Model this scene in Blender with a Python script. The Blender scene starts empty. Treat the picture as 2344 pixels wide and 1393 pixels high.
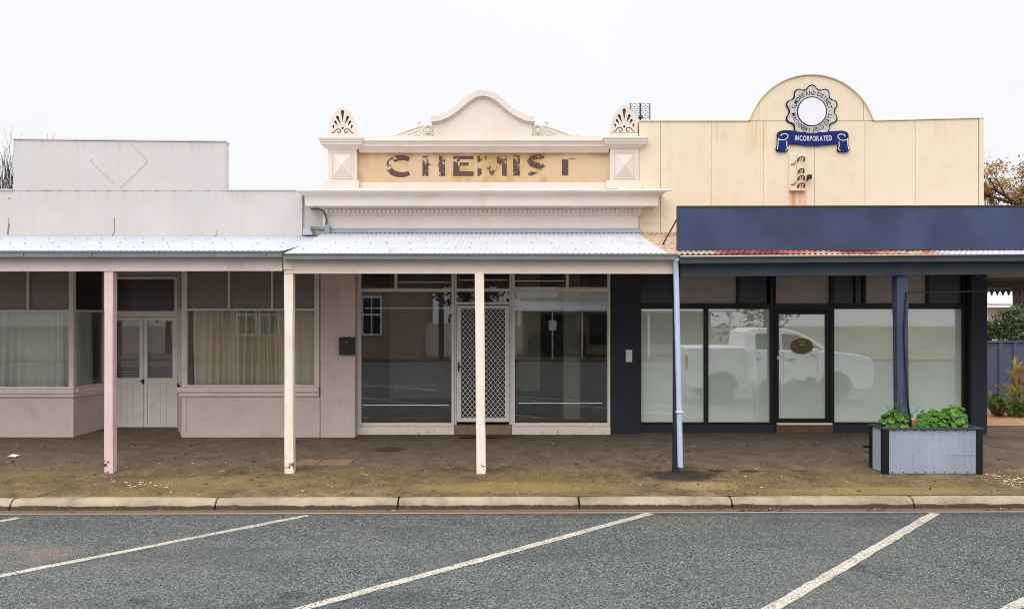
import bpy, bmesh, math, random
from mathutils import Vector, Matrix
R = math.radians
random.seed(7)
scene = bpy.context.scene
COL = scene.collection
F0, CX, CY, CAMZ = 1900.0, 1150.0, 720.0, 2.4     # lens in photo pixels, principal point, eye height
def X(px, D): return (px - CX) / F0 * D
def Z(py, D): return CAMZ + (CY - py) / F0 * D
def G(y):                                          # pavement height at depth y
    return 0.134 + 0.0564 * (min(y, 14.9) - 10.2)
def KY(x): return 10.17 + 0.010 * x                # kerb line
WLOC = {}

# ------------------------------------------------------------------ mesh builder
class MB:
    def __init__(s): s.v = []; s.f = []; s.m = []; s.T = None; s.mi = 0
    def add(s, vs, fs):
        b = len(s.v)
        for p in vs:
            p = Vector(p)
            s.v.append(s.T(p) if s.T else p)
        for f in fs:
            s.f.append([i + b for i in f]); s.m.append(s.mi)
    def hexa(s, p):
        s.add(p, [(0,1,2,3), (7,6,5,4), (0,4,5,1), (1,5,6,2), (2,6,7,3), (3,7,4,0)])
    def box(s, x0, x1, y0, y1, z0, z1):
        s.hexa([(x0,y0,z0),(x1,y0,z0),(x1,y1,z0),(x0,y1,z0),(x0,y0,z1),(x1,y0,z1),(x1,y1,z1),(x0,y1,z1)])
    def beam(s, x0, x1, y0, y1, b0, t0, b1, t1):
        s.hexa([(x0,y0,b0),(x1,y0,b1),(x1,y1,b1),(x0,y1,b0),(x0,y0,t0),(x1,y0,t1),(x1,y1,t1),(x0,y1,t0)])
    def prism(s, poly, y0, y1):
        n = len(poly)
        s.add([(x, y0, z) for x, z in poly] + [(x, y1, z) for x, z in poly],
              [tuple(range(n)), tuple(range(2*n-1, n-1, -1))] + [(i, i+n, (i+1) % n + n, (i+1) % n) for i in range(n)])
    def sweepx(s, prof, x0, x1, dy=0.0):           # profile (y,z) swept along x, dy = shift of y at x1
        n = len(prof)
        s.add([(x0, y, z) for y, z in prof] + [(x1, y+dy, z) for y, z in prof],
              [tuple(range(n)), tuple(range(2*n-1, n-1, -1))] + [(i, i+n, (i+1) % n + n, (i+1) % n) for i in range(n)])
    def strip(s, a, b, y0, y1):                    # band between two (x,z) polylines of equal length
        n = len(a)
        for i in range(n-1):
            s.hexa([(a[i][0],y0,a[i][1]),(a[i+1][0],y0,a[i+1][1]),(a[i+1][0],y1,a[i+1][1]),(a[i][0],y1,a[i][1]),
                    (b[i][0],y0,b[i][1]),(b[i+1][0],y0,b[i+1][1]),(b[i+1][0],y1,b[i+1][1]),(b[i][0],y1,b[i][1])])
    def rings(s, rs, cap=True):
        n = len(rs[0]); vs = []; fs = []
        for r in rs: vs += list(r)
        for k in range(len(rs)-1):
            for i in range(n):
                j = (i+1) % n
                fs.append((k*n+i, k*n+j, (k+1)*n+j, (k+1)*n+i))
        if cap: fs.append(tuple(range(n))[::-1]); fs.append(tuple((len(rs)-1)*n+i for i in range(n)))
        s.add(vs, fs)
    def molding(s, x0, x1, yf, yb, prof):          # rectangular rings, mitred returns
        s.rings([[(x0-p, yb, z), (x1+p, yb, z), (x1+p, yf-p, z), (x0-p, yf-p, z)] for p, z in prof])
    def tube(s, pts, r, n=8, cap=True):
        pts = [Vector(p) for p in pts]; m = len(pts)
        rr = r if isinstance(r, (list, tuple)) else [r]*m
        d0 = (pts[-1] - pts[0])
        up = Vector((1,0,0)) if abs(d0.x) < .75*max(d0.length, 1e-6) else Vector((0,1,0))
        rs = []
        for i, p in enumerate(pts):
            t = (pts[min(i+1, m-1)] - pts[max(i-1, 0)]).normalized()
            a = t.cross(up)
            if a.length < 1e-4: a = t.cross(Vector((.1,.9,.3)))
            a.normalize(); b = t.cross(a).normalized()
            rs.append([p + rr[i]*(a*math.cos(2*math.pi*k/n) + b*math.sin(2*math.pi*k/n)) for k in range(n)])
        s.rings(rs, cap)
    def lathe(s, prof, cx, cy, n=20, axis='z'):
        rs = []
        for r, h in prof:
            ring = []
            for k in range(n):
                a = 2*math.pi*k/n
                ring.append((cx + r*math.cos(a), cy + r*math.sin(a), h) if axis == 'z' else (cx + r*math.cos(a), h, cy + r*math.sin(a)))
            rs.append(ring)
        s.rings(rs)
    def quad(s, a, b, c, d): s.add([a,b,c,d], [(0,1,2,3)])
    def build(s, name, mats, parent=None, smooth=None, bevel=0.0, origin=None, norm=True):
        if not isinstance(mats, (list, tuple)): mats = [mats]
        if parent is not None: loc = WLOC[parent.name]
        elif origin is not None: loc = Vector(origin)
        else:
            lo = [min(p[i] for p in s.v) for i in range(3)]; hi = [max(p[i] for p in s.v) for i in range(3)]
            loc = Vector(((lo[0]+hi[0])/2, (lo[1]+hi[1])/2, lo[2]))
        me = bpy.data.meshes.new(name)
        me.from_pydata([tuple(p - loc) for p in s.v], [], s.f)
        for m in mats: me.materials.append(m)
        me.polygons.foreach_set('material_index', s.m)
        if norm:
            bm = bmesh.new(); bm.from_mesh(me); bmesh.ops.recalc_face_normals(bm, faces=bm.faces); bm.to_mesh(me); bm.free()
        if smooth is not None:
            me.polygons.foreach_set('use_smooth', [True]*len(me.polygons))
            me.set_sharp_from_angle(angle=R(smooth))
        me.update()
        o = bpy.data.objects.new(name, me); COL.objects.link(o)
        if parent is not None: o.parent = parent
        else: o.location = loc
        WLOC[o.name] = loc
        if bevel:
            md = o.modifiers.new('edge', 'BEVEL'); md.width = bevel; md.segments = 2; md.limit_method = 'ANGLE'; md.angle_limit = R(40)
        return o
def tag(o, label=None, cat=None, group=None, kind=None):
    if label: o['label'] = label
    if cat: o['category'] = cat
    if group: o['group'] = group
    if kind: o['kind'] = kind
    return o
def thing(name, label, cat, loc, group=None):
    o = bpy.data.objects.new(name, None); o.empty_display_size = .2
    COL.objects.link(o); o.location = loc; WLOC[o.name] = Vector(loc)
    return tag(o, label, cat, group)
def struct(o): o['kind'] = 'structure'; return o
def copy_thing(src, loc, label):                    # a thing with copies of its parts and sub-parts
    r = src.copy(); COL.objects.link(r); r.location = loc; r['label'] = label; WLOC[r.name] = Vector(loc)
    for ch in list(src.children):
        c = ch.copy(); COL.objects.link(c); c.parent = r
        for g in list(ch.children):
            d = g.copy(); COL.objects.link(d); d.parent = c
    return r

# ------------------------------------------------------------------ materials
def s2l(v):
    v = v/255.0
    return v/12.92 if v <= .04045 else ((v+.055)/1.055)**2.4
def C(r, g, b, k=1.0): return (s2l(r)*k, s2l(g)*k, s2l(b)*k, 1.0)
class NT:
    def __init__(s, name):
        s.mat = bpy.data.materials.new(name); s.mat.use_nodes = True
        s.t = s.mat.node_tree; s.b = s.t.nodes['Principled BSDF']; s.out = s.t.nodes['Material Output']
        s.pos = s.n('ShaderNodeNewGeometry').outputs['Position']
    def n(s, typ, **kw):
        nd = s.t.nodes.new(typ)
        for k, v in kw.items(): setattr(nd, k, v)
        return nd
    def L(s, a, b): s.t.links.new(a, b)
    def put(s, sock, v):
        if hasattr(v, 'is_output') or isinstance(v, bpy.types.NodeSocket): s.L(v, sock)
        else: sock.default_value = v
    def mapped(s, sc, loc=(0,0,0), rot=(0,0,0)):
        m = s.n('ShaderNodeMapping'); s.L(s.pos, m.inputs[0])
        m.inputs['Scale'].default_value = sc; m.inputs['Location'].default_value = loc; m.inputs['Rotation'].default_value = rot
        return m.outputs[0]
    def noise(s, scale, detail=4, rough=.55, vec=None, dist=0.0):
        nd = s.n('ShaderNodeTexNoise'); s.L(vec or s.pos, nd.inputs['Vector'])
        nd.inputs['Scale'].default_value = scale; nd.inputs['Detail'].default_value = detail
        nd.inputs['Roughness'].default_value = rough; nd.inputs['Distortion'].default_value = dist
        return nd.outputs['Fac']
    def vor(s, scale, out='Color', feature='F1', vec=None, rnd=1.0):
        nd = s.n('ShaderNodeTexVoronoi'); nd.feature = feature; s.L(vec or s.pos, nd.inputs['Vector'])
        nd.inputs['Scale'].default_value = scale; nd.inputs['Randomness'].default_value = rnd
        return nd.outputs[out]
    def ramp(s, fac, stops, interp='LINEAR'):
        nd = s.n('ShaderNodeValToRGB'); s.L(fac, nd.inputs[0]); cr = nd.color_ramp; cr.interpolation = interp
        while len(cr.elements) < len(stops): cr.elements.new(.5)
        for e, (p, c) in zip(cr.elements, stops):
            e.position = p; e.color = c if isinstance(c, (tuple, list)) else (c, c, c, 1)
        return nd.outputs[0]
    def rng(s, v, a, b, c=0.0, d=1.0, smooth=True):
        nd = s.n('ShaderNodeMapRange'); nd.interpolation_type = 'SMOOTHSTEP' if smooth else 'LINEAR'
        s.put(nd.inputs[0], v)
        for i, q in enumerate((a, b, c, d)): nd.inputs[i+1].default_value = q
        return nd.outputs[0]
    def math(s, op, a, b=0.0, clamp=False):
        nd = s.n('ShaderNodeMath', operation=op); nd.use_clamp = clamp; s.put(nd.inputs[0], a); s.put(nd.inputs[1], b)
        return nd.outputs[0]
    def mix(s, fac, a, b, mode='MIX'):
        nd = s.n('ShaderNodeMix', data_type='RGBA', blend_type=mode)
        s.put(nd.inputs[0], fac); s.put(nd.inputs[6], a); s.put(nd.inputs[7], b)
        return nd.outputs[2]
    def xyz(s):
        nd = s.n('ShaderNodeSeparateXYZ'); s.L(s.pos, nd.inputs[0]); return nd.outputs
    def win(s, v, a, b, soft):                      # 1 inside [a,b]
        return s.math('MULTIPLY', s.rng(v, a-soft, a+soft), s.rng(v, b-soft, b+soft, 1.0, 0.0))
    def bump(s, h, strength=.3, dist=.004):
        nd = s.n('ShaderNodeBump'); nd.inputs['Strength'].default_value = strength; nd.inputs['Distance'].default_value = dist
        s.L(h, nd.inputs['Height']); s.L(nd.outputs[0], s.b.inputs['Normal'])
    def fin(s, col, rough=.7, spec=.3, metal=0.0):
        s.put(s.b.inputs['Base Color'], col); s.put(s.b.inputs['Roughness'], rough)
        s.b.inputs['Specular IOR Level'].default_value = spec; s.b.inputs['Metallic'].default_value = metal
        return s.mat
def paint(name, col, var=.10, scale=1.3, rough=.65, bump=.12, bscale=60, dirt=None, dirt_amt=.5, dscale=2.5, streak=0.0, chips=None, chip_th=.68, chip_scale=9, spec=.3, foot=False, drips=()):
    t = NT(name)
    a = t.noise(scale, 5); f = t.noise(35, 3)
    c = t.mix(t.rng(a, .3, .7), tuple(x*(1-var) for x in col[:3])+(1,), tuple(min(x*(1+var*.6), .95) for x in col[:3])+(1,))
    c = t.mix(t.math('MULTIPLY', t.rng(f, .35, .75), .10), c, tuple(x*.72 for x in col[:3])+(1,))
    if dirt:
        d = t.noise(dscale, 8, .65)
        c = t.mix(t.math('MULTIPLY', t.rng(d, .5, .75), dirt_amt), c, dirt)
    if streak:
        d = t.noise(1.0, 5, .6, t.mapped((9, 9, .55)))
        c = t.mix(t.math('MULTIPLY', t.rng(d, .5, .8), streak), c, dirt or tuple(x*.55 for x in col[:3])+(1,))
    for zt_, ln, am in drips:
        d = t.noise(1.0, 5, .65, t.mapped((16, 16, .35), (zt_, 2, 0)))
        zz = t.xyz()[2]
        w = t.math('MULTIPLY', t.rng(zz, zt_-ln, zt_), t.rng(zz, zt_+.01, zt_, 0.0, 1.0))
        c = t.mix(t.math('MULTIPLY', t.math('MULTIPLY', w, t.rng(d, .48, .68)), am), c, tuple(v*.55 for v in col[:3])+(1,))
    if chips:
        d = t.noise(chip_scale, 8, .7)
        if foot: d = t.math('ADD', d, t.rng(t.xyz()[2], .25, .6, .13, 0.0))
        c = t.mix(t.rng(d, chip_th, chip_th+.02), c, chips)
    t.bump(t.noise(bscale, 4), bump, .004)
    return t.fin(c, rough, spec)
def flat(name, col, rough=.6, spec=.3, metal=0.0, var=.08):
    t = NT(name)
    c = t.mix(t.rng(t.noise(14, 4), .3, .7), tuple(x*(1-var) for x in col[:3])+(1,), tuple(x*(1+var) for x in col[:3])+(1,))
    return t.fin(c, rough, spec, metal)
def glass(name, ior=1.9, tint=(.86,.9,.88,1), rough=0.0):
    t = NT(name); t.t.nodes.remove(t.b)
    fr = t.n('ShaderNodeFresnel'); fr.inputs[0].default_value = ior
    tr = t.n('ShaderNodeBsdfTransparent'); tr.inputs[0].default_value = tint
    gl = t.n('ShaderNodeBsdfGlossy'); gl.inputs['Roughness'].default_value = rough; gl.inputs[0].default_value = (.95,.97,.97,1)
    bp = t.n('ShaderNodeBump'); bp.inputs['Strength'].default_value = .0; bp.inputs['Distance'].default_value = .02
    t.L(t.noise(.9, 2), bp.inputs['Height']); t.L(bp.outputs[0], gl.inputs['Normal'])
    mx = t.n('ShaderNodeMixShader'); t.L(fr.outputs[0], mx.inputs[0]); t.L(tr.outputs[0], mx.inputs[1]); t.L(gl.outputs[0], mx.inputs[2])
    t.L(mx.outputs[0], t.out.inputs[0]); return t.mat
def filmed(name, col, ior=2.1):                     # glass with a white film behind it
    t = NT(name); t.t.nodes.remove(t.b)
    fr = t.n('ShaderNodeFresnel'); fr.inputs[0].default_value = ior
    df = t.n('ShaderNodeBsdfDiffuse')
    c = t.mix(t.rng(t.noise(2.2, 5), .35, .75), col, tuple(x*.92 for x in col[:3])+(1,))
    t.L(c, df.inputs[0])
    gl = t.n('ShaderNodeBsdfGlossy'); gl.inputs['Roughness'].default_value = .0; gl.inputs[0].default_value = (.95,.97,.97,1)
    bp = t.n('ShaderNodeBump'); bp.inputs['Strength'].default_value = .012; bp.inputs['Distance'].default_value = .02
    t.L(t.noise(.8, 2), bp.inputs['Height']); t.L(bp.outputs[0], gl.inputs['Normal'])
    mx = t.n('ShaderNodeMixShader'); t.L(fr.outputs[0], mx.inputs[0]); t.L(df.outputs[0], mx.inputs[1]); t.L(gl.outputs[0], mx.inputs[2])
    t.L(mx.outputs[0], t.out.inputs[0]); return t.mat
def leafmat(name, ca, cb, cc=None, rough=.5, trans=.25):
    t = NT(name)
    oi = t.n('ShaderNodeNewGeometry').outputs['Random Per Island']
    st = [(0, ca), (.6, cb)] + ([(1.0, cc)] if cc else [])
    c = t.ramp(oi, st)
    c = t.mix(t.math('MULTIPLY', t.rng(t.noise(40, 3), .4, .7), .35), c, tuple(x*.6 for x in ca[:3])+(1,))
    m = t.fin(c, rough, .35)
    tl = t.n('ShaderNodeBsdfTranslucent'); t.L(c, tl.inputs[0])
    mx = t.n('ShaderNodeMixShader'); mx.inputs[0].default_value = trans
    t.L(t.b.outputs[0], mx.inputs[1]); t.L(tl.outputs[0], mx.inputs[2]); t.L(mx.outputs[0], t.out.inputs[0])
    return m

MT = {}
MT['mauve'] = paint('mauve_render', C(211,203,202,.86), var=.05, scale=.9, dirt=C(190,168,146), dirt_amt=.38, dscale=1.3, streak=.22, bump=.14, drips=((Z(319,13.95),.35,.35),(Z(436,13.95),.30,.28)))
MT['mauve_wall'] = paint('mauve_wall_paint', C(214,197,191,.95), var=.06, scale=1.1, dirt=C(150,122,105), dirt_amt=.3, dscale=2, streak=.14, bump=.15)
MT['mauve_trim'] = paint('mauve_trim_paint', C(226,212,204,.97), var=.06, scale=2, dirt=C(160,135,118), dirt_amt=.3, dscale=3, streak=.12)
MT['seam'] = flat('old_seam_line', C(182,164,152,.85), .9)
MT['crack'] = flat('crack_brown', C(120,95,80), .9)
MT['cream'] = paint('cream_stucco', C(231,218,208,.88), var=.05, scale=1.2, dirt=C(200,175,150), dirt_amt=.35, dscale=2.2, streak=.14, bump=.14)
MT['cream_beam'] = paint('cream_timber', C(234,216,203,.93), var=.05, scale=1.5, dirt=C(190,160,135), dirt_amt=.30, dscale=3, streak=.06, bump=.1)
MT['cream_post'] = paint('cream_post_paint', C(238,226,214,.99), var=.05, scale=3, dirt=C(190,160,135), dirt_amt=.28, dscale=5, bump=.2, chips=C(120,95,80), chip_th=.695, chip_scale=11, foot=True)
MT['pink_post'] = paint('pink_post_paint', C(226,196,196,.97), var=.06, scale=3, dirt=C(200,170,165), dirt_amt=.3, dscale=5, bump=.2, chips=C(95,60,55), chip_th=.695, chip_scale=9, foot=True)
MT['groove'] = flat('carved_recess_brown', C(112,90,70), .9)
MT['lead'] = paint('lead_blue_metal', C(150,165,172,.85), var=.08, scale=3, rough=.5, bump=.05)
MT['gutter_grey'] = paint('grey_gutter_paint', C(134,136,144,.8), var=.10, scale=2.5, rough=.5, bump=.05, streak=.25)
MT['gutter_green'] = paint('grey_green_gutter_paint', C(124,134,132,.8), var=.10, scale=2.5, rough=.5, bump=.05, streak=.25)
MT['navy'] = paint('navy_wall_paint', C(50,53,66,.8), var=.14, scale=1.5, dirt=C(34,34,40), dirt_amt=.5, bump=.2)
MT['navy_beam'] = paint('navy_timber_paint', C(70,74,86,.78), var=.12, scale=2, dirt=C(48,50,60), dirt_amt=.45, streak=.3, bump=.14)
MT['navy_post'] = paint('blue_post_paint', C(76,86,110,.8), var=.14, scale=3, dirt=C(46,50,68), dirt_amt=.5, dscale=4, bump=.25, chips=C(130,132,145), chip_th=.70)
MT['black'] = flat('black_window_frame', C(16,16,19), .45, .4)
MT['blackplastic'] = flat('black_plastic', C(22,22,26), .4, .5)
MT['alu'] = flat('silver_aluminium', C(232,224,220,.95), .45, .4, 0.0, .05)
MT['mesh'] = flat('silver_mesh_paint', C(244,242,240,.98), .5, .4, 0.0, .03)
MT['white_bar'] = flat('white_bar', C(245,245,245), .3, .5, 0.0, .02)
MT['frame_grey'] = paint('stone_grey_door_paint', C(236,230,222,.98), var=.05, scale=2, dirt=C(150,132,118), dirt_amt=.25, dscale=4, bump=.1)
MT['panel_dark'] = flat('dull_taupe_panel', C(138,124,116,.75), .35, .5)
MT['panel_dark2'] = flat('dark_highlight_panel', C(54,50,50), .3, .5)
MT['panel_navy'] = flat('slate_highlight_panel', C(172,160,156,.95), .35, .5)
MT['panel_navy2'] = flat('dark_navy_highlight_panel', C(50,52,66), .3, .5)
MT['glass'] = glass('window_glass', 1.9, (.97,.98,.97,1))
MT['shop_glass'] = glass('shop_window_glass', 2.15, (.93,.95,.95,1))
MT['film'] = filmed('white_filmed_glass', C(226,240,231,.96), 2.9)
MT['interior'] = flat('dark_interior_paint', C(150,150,150), .8)
MT['carpet'] = flat('dark_green_carpet', C(66,72,74), .95)
MT['pale_inside'] = flat('pale_inside_paint', C(200,196,176), .8)
MT['curtain'] = leafmat('sheer_curtain', C(242,230,208), C(246,236,216), None, .9, .10)
MT['curtain2'] = leafmat('pale_green_curtain', C(238,242,230), C(244,246,238), None, .9, .10)
MT['blind'] = flat('grey_blind', C(158,148,152), .8)
MT['soffit'] = flat('dark_soffit', C(96,84,72), .9)
MT['rust'] = flat('rust_iron', C(110,66,40), .9)
MT['concrete_lid'] = paint('concrete_lid', C(168,138,112,.75), var=.12, scale=4, dirt=C(90,72,58), dirt_amt=.5, dscale=6, bump=.3)
MT['soil'] = flat('potting_soil', C(62,50,40), .95)
MT['bark'] = paint('bare_bark', C(74,62,60,.8), var=.3, scale=6, bump=.4, bscale=30)
MT['bark2'] = paint('dark_bark', C(58,46,44,.8), var=.3, scale=6, bump=.4, bscale=30)

def zinc(name, col, amp=.05):
    t = NT(name)
    c = t.mix(t.rng(t.noise(1.6, 5), .3, .7), tuple(x*(1-amp) for x in col[:3])+(1,), tuple(x*(1+amp) for x in col[:3])+(1,))
    d = t.noise(1.0, 5, .6, t.mapped((7, .7, 1)))
    c = t.mix(t.math('MULTIPLY', t.rng(d, .52, .8), .30), c, tuple(x*.62 for x in col[:3])+(1,))
    return t.fin(c, .45, .35)
MT['zinc'] = zinc('galvanised_roof', C(190,196,206,.82))
MT['zinc2'] = zinc('newer_galvanised_roof', C(195,198,203,.82))
MT['planter_zinc'] = zinc('planter_corrugated_zinc', C(184,194,212,.72), .08)

def rusty():
    t = NT('rusty_painted_roof_iron')
    x, y, z = t.xyz()
    a = t.noise(1.0, 7, .65, t.mapped((2.2, 1.2, 1)))
    c = t.ramp(a, [(.40, C(120,58,42,.9)), (.48, C(168,92,72,.9)), (.55, C(196,130,100,.8)), (.59, C(215,190,160,.8)), (.64, C(215,190,160,.8)), (.68, C(140,80,58,.9))])
    f = t.noise(30, 4)
    c = t.mix(t.math('MULTIPLY', t.rng(f, .45, .7), .4), c, C(96,54,40))
    w = t.rng(x, 5.95, 6.15)
    c = t.mix(w, c, C(205,205,205,.8))
    lf = t.rng(x, 2.75, 2.95, 1.0, 0.0)
    c2 = t.ramp(t.noise(9, 6, .7), [(.3, C(128,100,80)), (.5, C(186,160,134,.8)), (.68, C(216,198,176,.8))])
    c = t.mix(lf, c, c2)
    t.bump(t.noise(40, 4), .3, .004)
    return t.fin(c, .85, .2)
MT['rusty_roof'] = rusty()

def cream_cladding():
    t = NT('cream_cladding_paint')
    base = C(236,216,180,.93)
    x, y, z = t.xyz()
    a = t.noise(.55, 4)
    c = t.mix(t.rng(a, .3, .7), C(239,227,197,.84), C(236,220,194,.84))
    c = t.mix(t.math('MULTIPLY', t.rng(x, 4.6, 6.6), .4), c, C(235,216,196,.84))
    c = t.mix(t.math('MULTIPLY', t.rng(t.noise(4, 6, .6), .45, .75), .16), c, C(190,150,110))
    st = t.noise(1.0, 5, .65, t.mapped((14, 14, .5)))
    def stain(x0, x1, z0, z1, amt, lo=.42, col=C(190,120,60)):
        m = t.math('MULTIPLY', t.win(x, x0, x1, .05), t.win(z, z0, z1, .12))
        return t.mix(t.math('MULTIPLY', t.math('MULTIPLY', m, t.rng(st, lo, .7)), amt), c, col)
    D = 14.05
    c = stain(X(1806,D), X(1842,D), Z(500,D), Z(436,D), .95, .30, C(196,128,66))
    c = stain(X(1708,D), X(1750,D), Z(345,D), Z(272,D), .45, .35, C(205,150,90))
    c = stain(X(1630,D), X(1665,D), Z(330,D), Z(275,D), .3)
    c = stain(X(1900,D), X(2240,D), Z(330,D), Z(270,D), .25, .5, C(205,160,120))
    c = stain(X(1470,D), X(1990,D), Z(440,D), Z(180,D), .18, .55, C(205,165,115))
    t.bump(t.noise(1.4, 3), .25, .02)
    return t.fin(c, .6, .3)
MT['cladding'] = cream_cladding()

def signblue():
    t = NT('navy_sign_paint')
    a = t.noise(1.1, 5)
    c = t.mix(t.rng(a, .3, .7), C(48,57,88,.8), C(67,78,119,.8))
    c = t.mix(t.math('MULTIPLY', t.rng(t.noise(45, 3), .4, .7), .25), c, C(60,68,100))
    s = t.noise(1.0, 7, .7, t.mapped((1.2, 1, 5)))
    c = t.mix(t.rng(s, .745, .765), c, C(140,146,165))
    t.bump(t.noise(1.2, 2), .15, .02)
    return t.fin(c, .42, .4)
MT['sign'] = signblue()

def ochre():
    t = NT('old_ochre_sign_paint')
    x, y, z = t.xyz()
    a = t.noise(1.6, 8, .62)
    up = t.math('MULTIPLY', t.rng(z, Z(372,14.1), Z(350,14.1)), .13)
    a2 = t.math('ADD', a, up)
    c = t.ramp(a2, [(.42, C(218,190,160,.88)), (.52, C(214,184,146,.88)), (.585, C(202,170,118,.86)), (.70, C(190,156,98,.86))])
    e = t.noise(5, 8, .7)
    c = t.mix(t.rng(e, .63, .66), c, C(190,172,120))
    c = t.mix(t.rng(t.noise(13, 8, .75), .735, .75), c, C(120,84,64))
    t.bump(t.noise(30, 5), .25, .004)
    return t.fin(c, .8, .2)
MT['ochre'] = ochre()
def wornletters():
    t = NT('worn_brown_letter_paint')
    a = t.noise(11, 10, .72); b = t.noise(3.1, 3)
    m = t.math('ADD', a, t.math('MULTIPLY', t.math('SUBTRACT', b, .5), .9))
    x, y, z = t.xyz(); A_ = 14.1
    def less(mm, px0, px1, py0, py1, k):
        w = t.math('MULTIPLY', t.win(x, X(px0,A_), X(px1,A_), .05), t.win(z, Z(py1,A_), Z(py0,A_), .045))
        return t.math('SUBTRACT', mm, t.math('MULTIPLY', w, k))
    m = less(m, 1090, 1165, 352, 408, .02); m = less(m, 1266, 1328, 352, 366, .30); m = less(m, 962, 990, 352, 371, .12); m = less(m, 986, 1001, 374, 382, .10)
    m = less(m, 885, 962, 350, 406, -.075); m = less(m, 888, 906, 366, 382, .12); m = less(m, 1168, 1330, 350, 406, .045); m = less(m, 1036, 1054, 354, 368, .06); m = less(m, 1220, 1256, 388, 404, .07); m = less(m, 1050, 1090, 350, 410, -.10); m = less(m, 1283, 1305, 368, 400, -.08); m = less(m, 1170, 1193, 352, 405, -.05); m = less(m, 915, 960, 352, 404, -.02)
    keep = t.rng(m, .425, .445)
    c = t.mix(t.rng(t.noise(50, 3), .3, .7), C(80,60,55), C(104,86,80))
    t.fin(c, .8, .2); t.L(keep, t.b.inputs['Alpha']); return t.mat
MT['letter'] = wornletters()
def gearmat():
    t = NT('weathered_grey_sign')
    c = t.ramp(t.noise(7, 9, .7), [(.32, C(140,132,128)), (.5, C(190,184,182,.95)), (.65, C(212,208,208,.95))])
    return t.fin(c, .6, .3)
MT['gear'] = gearmat()
MT['ink'] = flat('navy_black_outline', C(14,15,26), .6, .2)
MT['blue'] = flat('royal_blue_sign', C(16,34,100), .6, .2)
MT['signwhite'] = flat('white_sign_paint', C(226,226,234,.95), .5, .3, 0, .03)

def asphalt():
    t = NT('chip_seal_road')
    x, y, z = t.xyz()
    v = t.vor(88); sep = t.n('ShaderNodeSeparateColor'); t.L(v, sep.inputs[0])
    v2 = t.vor(150); sep2 = t.n('ShaderNodeSeparateColor'); t.L(v2, sep2.inputs[0])
    k = t.math('ADD', t.math('MULTIPLY', sep.outputs[0], .58), t.math('MULTIPLY', sep2.outputs[1], .42))
    c = t.ramp(k, [(.16, C(13,14,16)), (.36, C(46,51,52)), (.56, C(76,83,83)), (.76, C(106,113,111)), (.95, C(162,164,158))])
    c = t.mix(t.math('MULTIPLY', t.rng(sep.outputs[1], .88, .92), .6), c, C(104,94,82))
    c = t.mix(t.math('MULTIPLY', t.rng(sep.outputs[2], .84, .88), .5), c, C(72,92,95))
    c = t.mix(t.math('MULTIPLY', t.rng(sep2.outputs[2], .972, .98), .8), c, C(188,182,170))
    big = t.noise(.45, 5, .6)
    c = t.mix(t.math('MULTIPLY', t.rng(big, .42, .68), .30), c, C(104,99,92))
    along = t.noise(1.0, 5, .6, t.mapped((.35, 1.5, 1), (3, 1, 0), (0, 0, R(42))))
    c = t.mix(t.math('MULTIPLY', t.rng(along, .48, .72), .42), c, C(50,56,57))
    pat = t.noise(1.7, 6, .65)
    c = t.mix(t.math('MULTIPLY', t.rng(pat, .5, .75), .35), c, C(54,64,65))
    c = t.mix(t.math('MULTIPLY', t.rng(t.noise(6.5, 5, .75), .52, .72), .35), c, C(40,44,45))
    c = t.mix(t.math('MULTIPLY', t.rng(t.noise(2.3, 7, .7, t.mapped((1,1.6,1), (4,9,0))), .62, .71), .65), c, C(34,34,36))
    edge = t.rng(t.math('ADD', y, t.math('MULTIPLY', pat, .35)), 10.0, 10.25)
    c = t.mix(t.math('MULTIPLY', edge, .6), c, C(46,41,38))
    grit = t.math('MULTIPLY', t.rng(y, 9.75, 10.1), t.rng(t.noise(14, 6, .75), .5, .62))
    c = t.mix(t.math('MULTIPLY', grit, .55), c, C(116,98,78))
    lf = t.math('MULTIPLY', t.win(x, -5.6, -4.35, .3), t.win(y, 8.0, 8.6, .2))
    c = t.mix(t.math('MULTIPLY', t.math('MULTIPLY', lf, t.rng(pat, .35, .6)), .6), c, C(128,104,94))
    oil = t.math('MULTIPLY', t.rng(t.noise(.8, 6, .7, t.mapped((1,1,1), (11,5,0))), .60, .68), t.rng(t.noise(9, 4), .35, .55))
    c = t.mix(t.math('MULTIPLY', oil, .55), c, C(30,31,33))
    t.bump(t.vor(88, 'Distance'), .7, .008)
    return t.fin(c, .85, .25)
MT['road'] = asphalt()
def linepaint():
    t = NT('worn_white_road_paint')
    v = t.vor(88); sep = t.n('ShaderNodeSeparateColor'); t.L(v, sep.inputs[0])
    a = t.noise(3.5, 6, .7)
    m = t.math('ADD', sep.outputs[0], t.math('MULTIPLY', t.math('SUBTRACT', a, .5), 1.1))
    c = t.ramp(m, [(.04, C(84,82,78)), (.18, C(140,134,124)), (.32, C(184,177,161,.78)), (.8, C(208,201,186,.78))])
    t.bump(t.vor(85, 'Distance'), .5, .006)
    return t.fin(c, .75, .25)
MT['line'] = linepaint()
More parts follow.
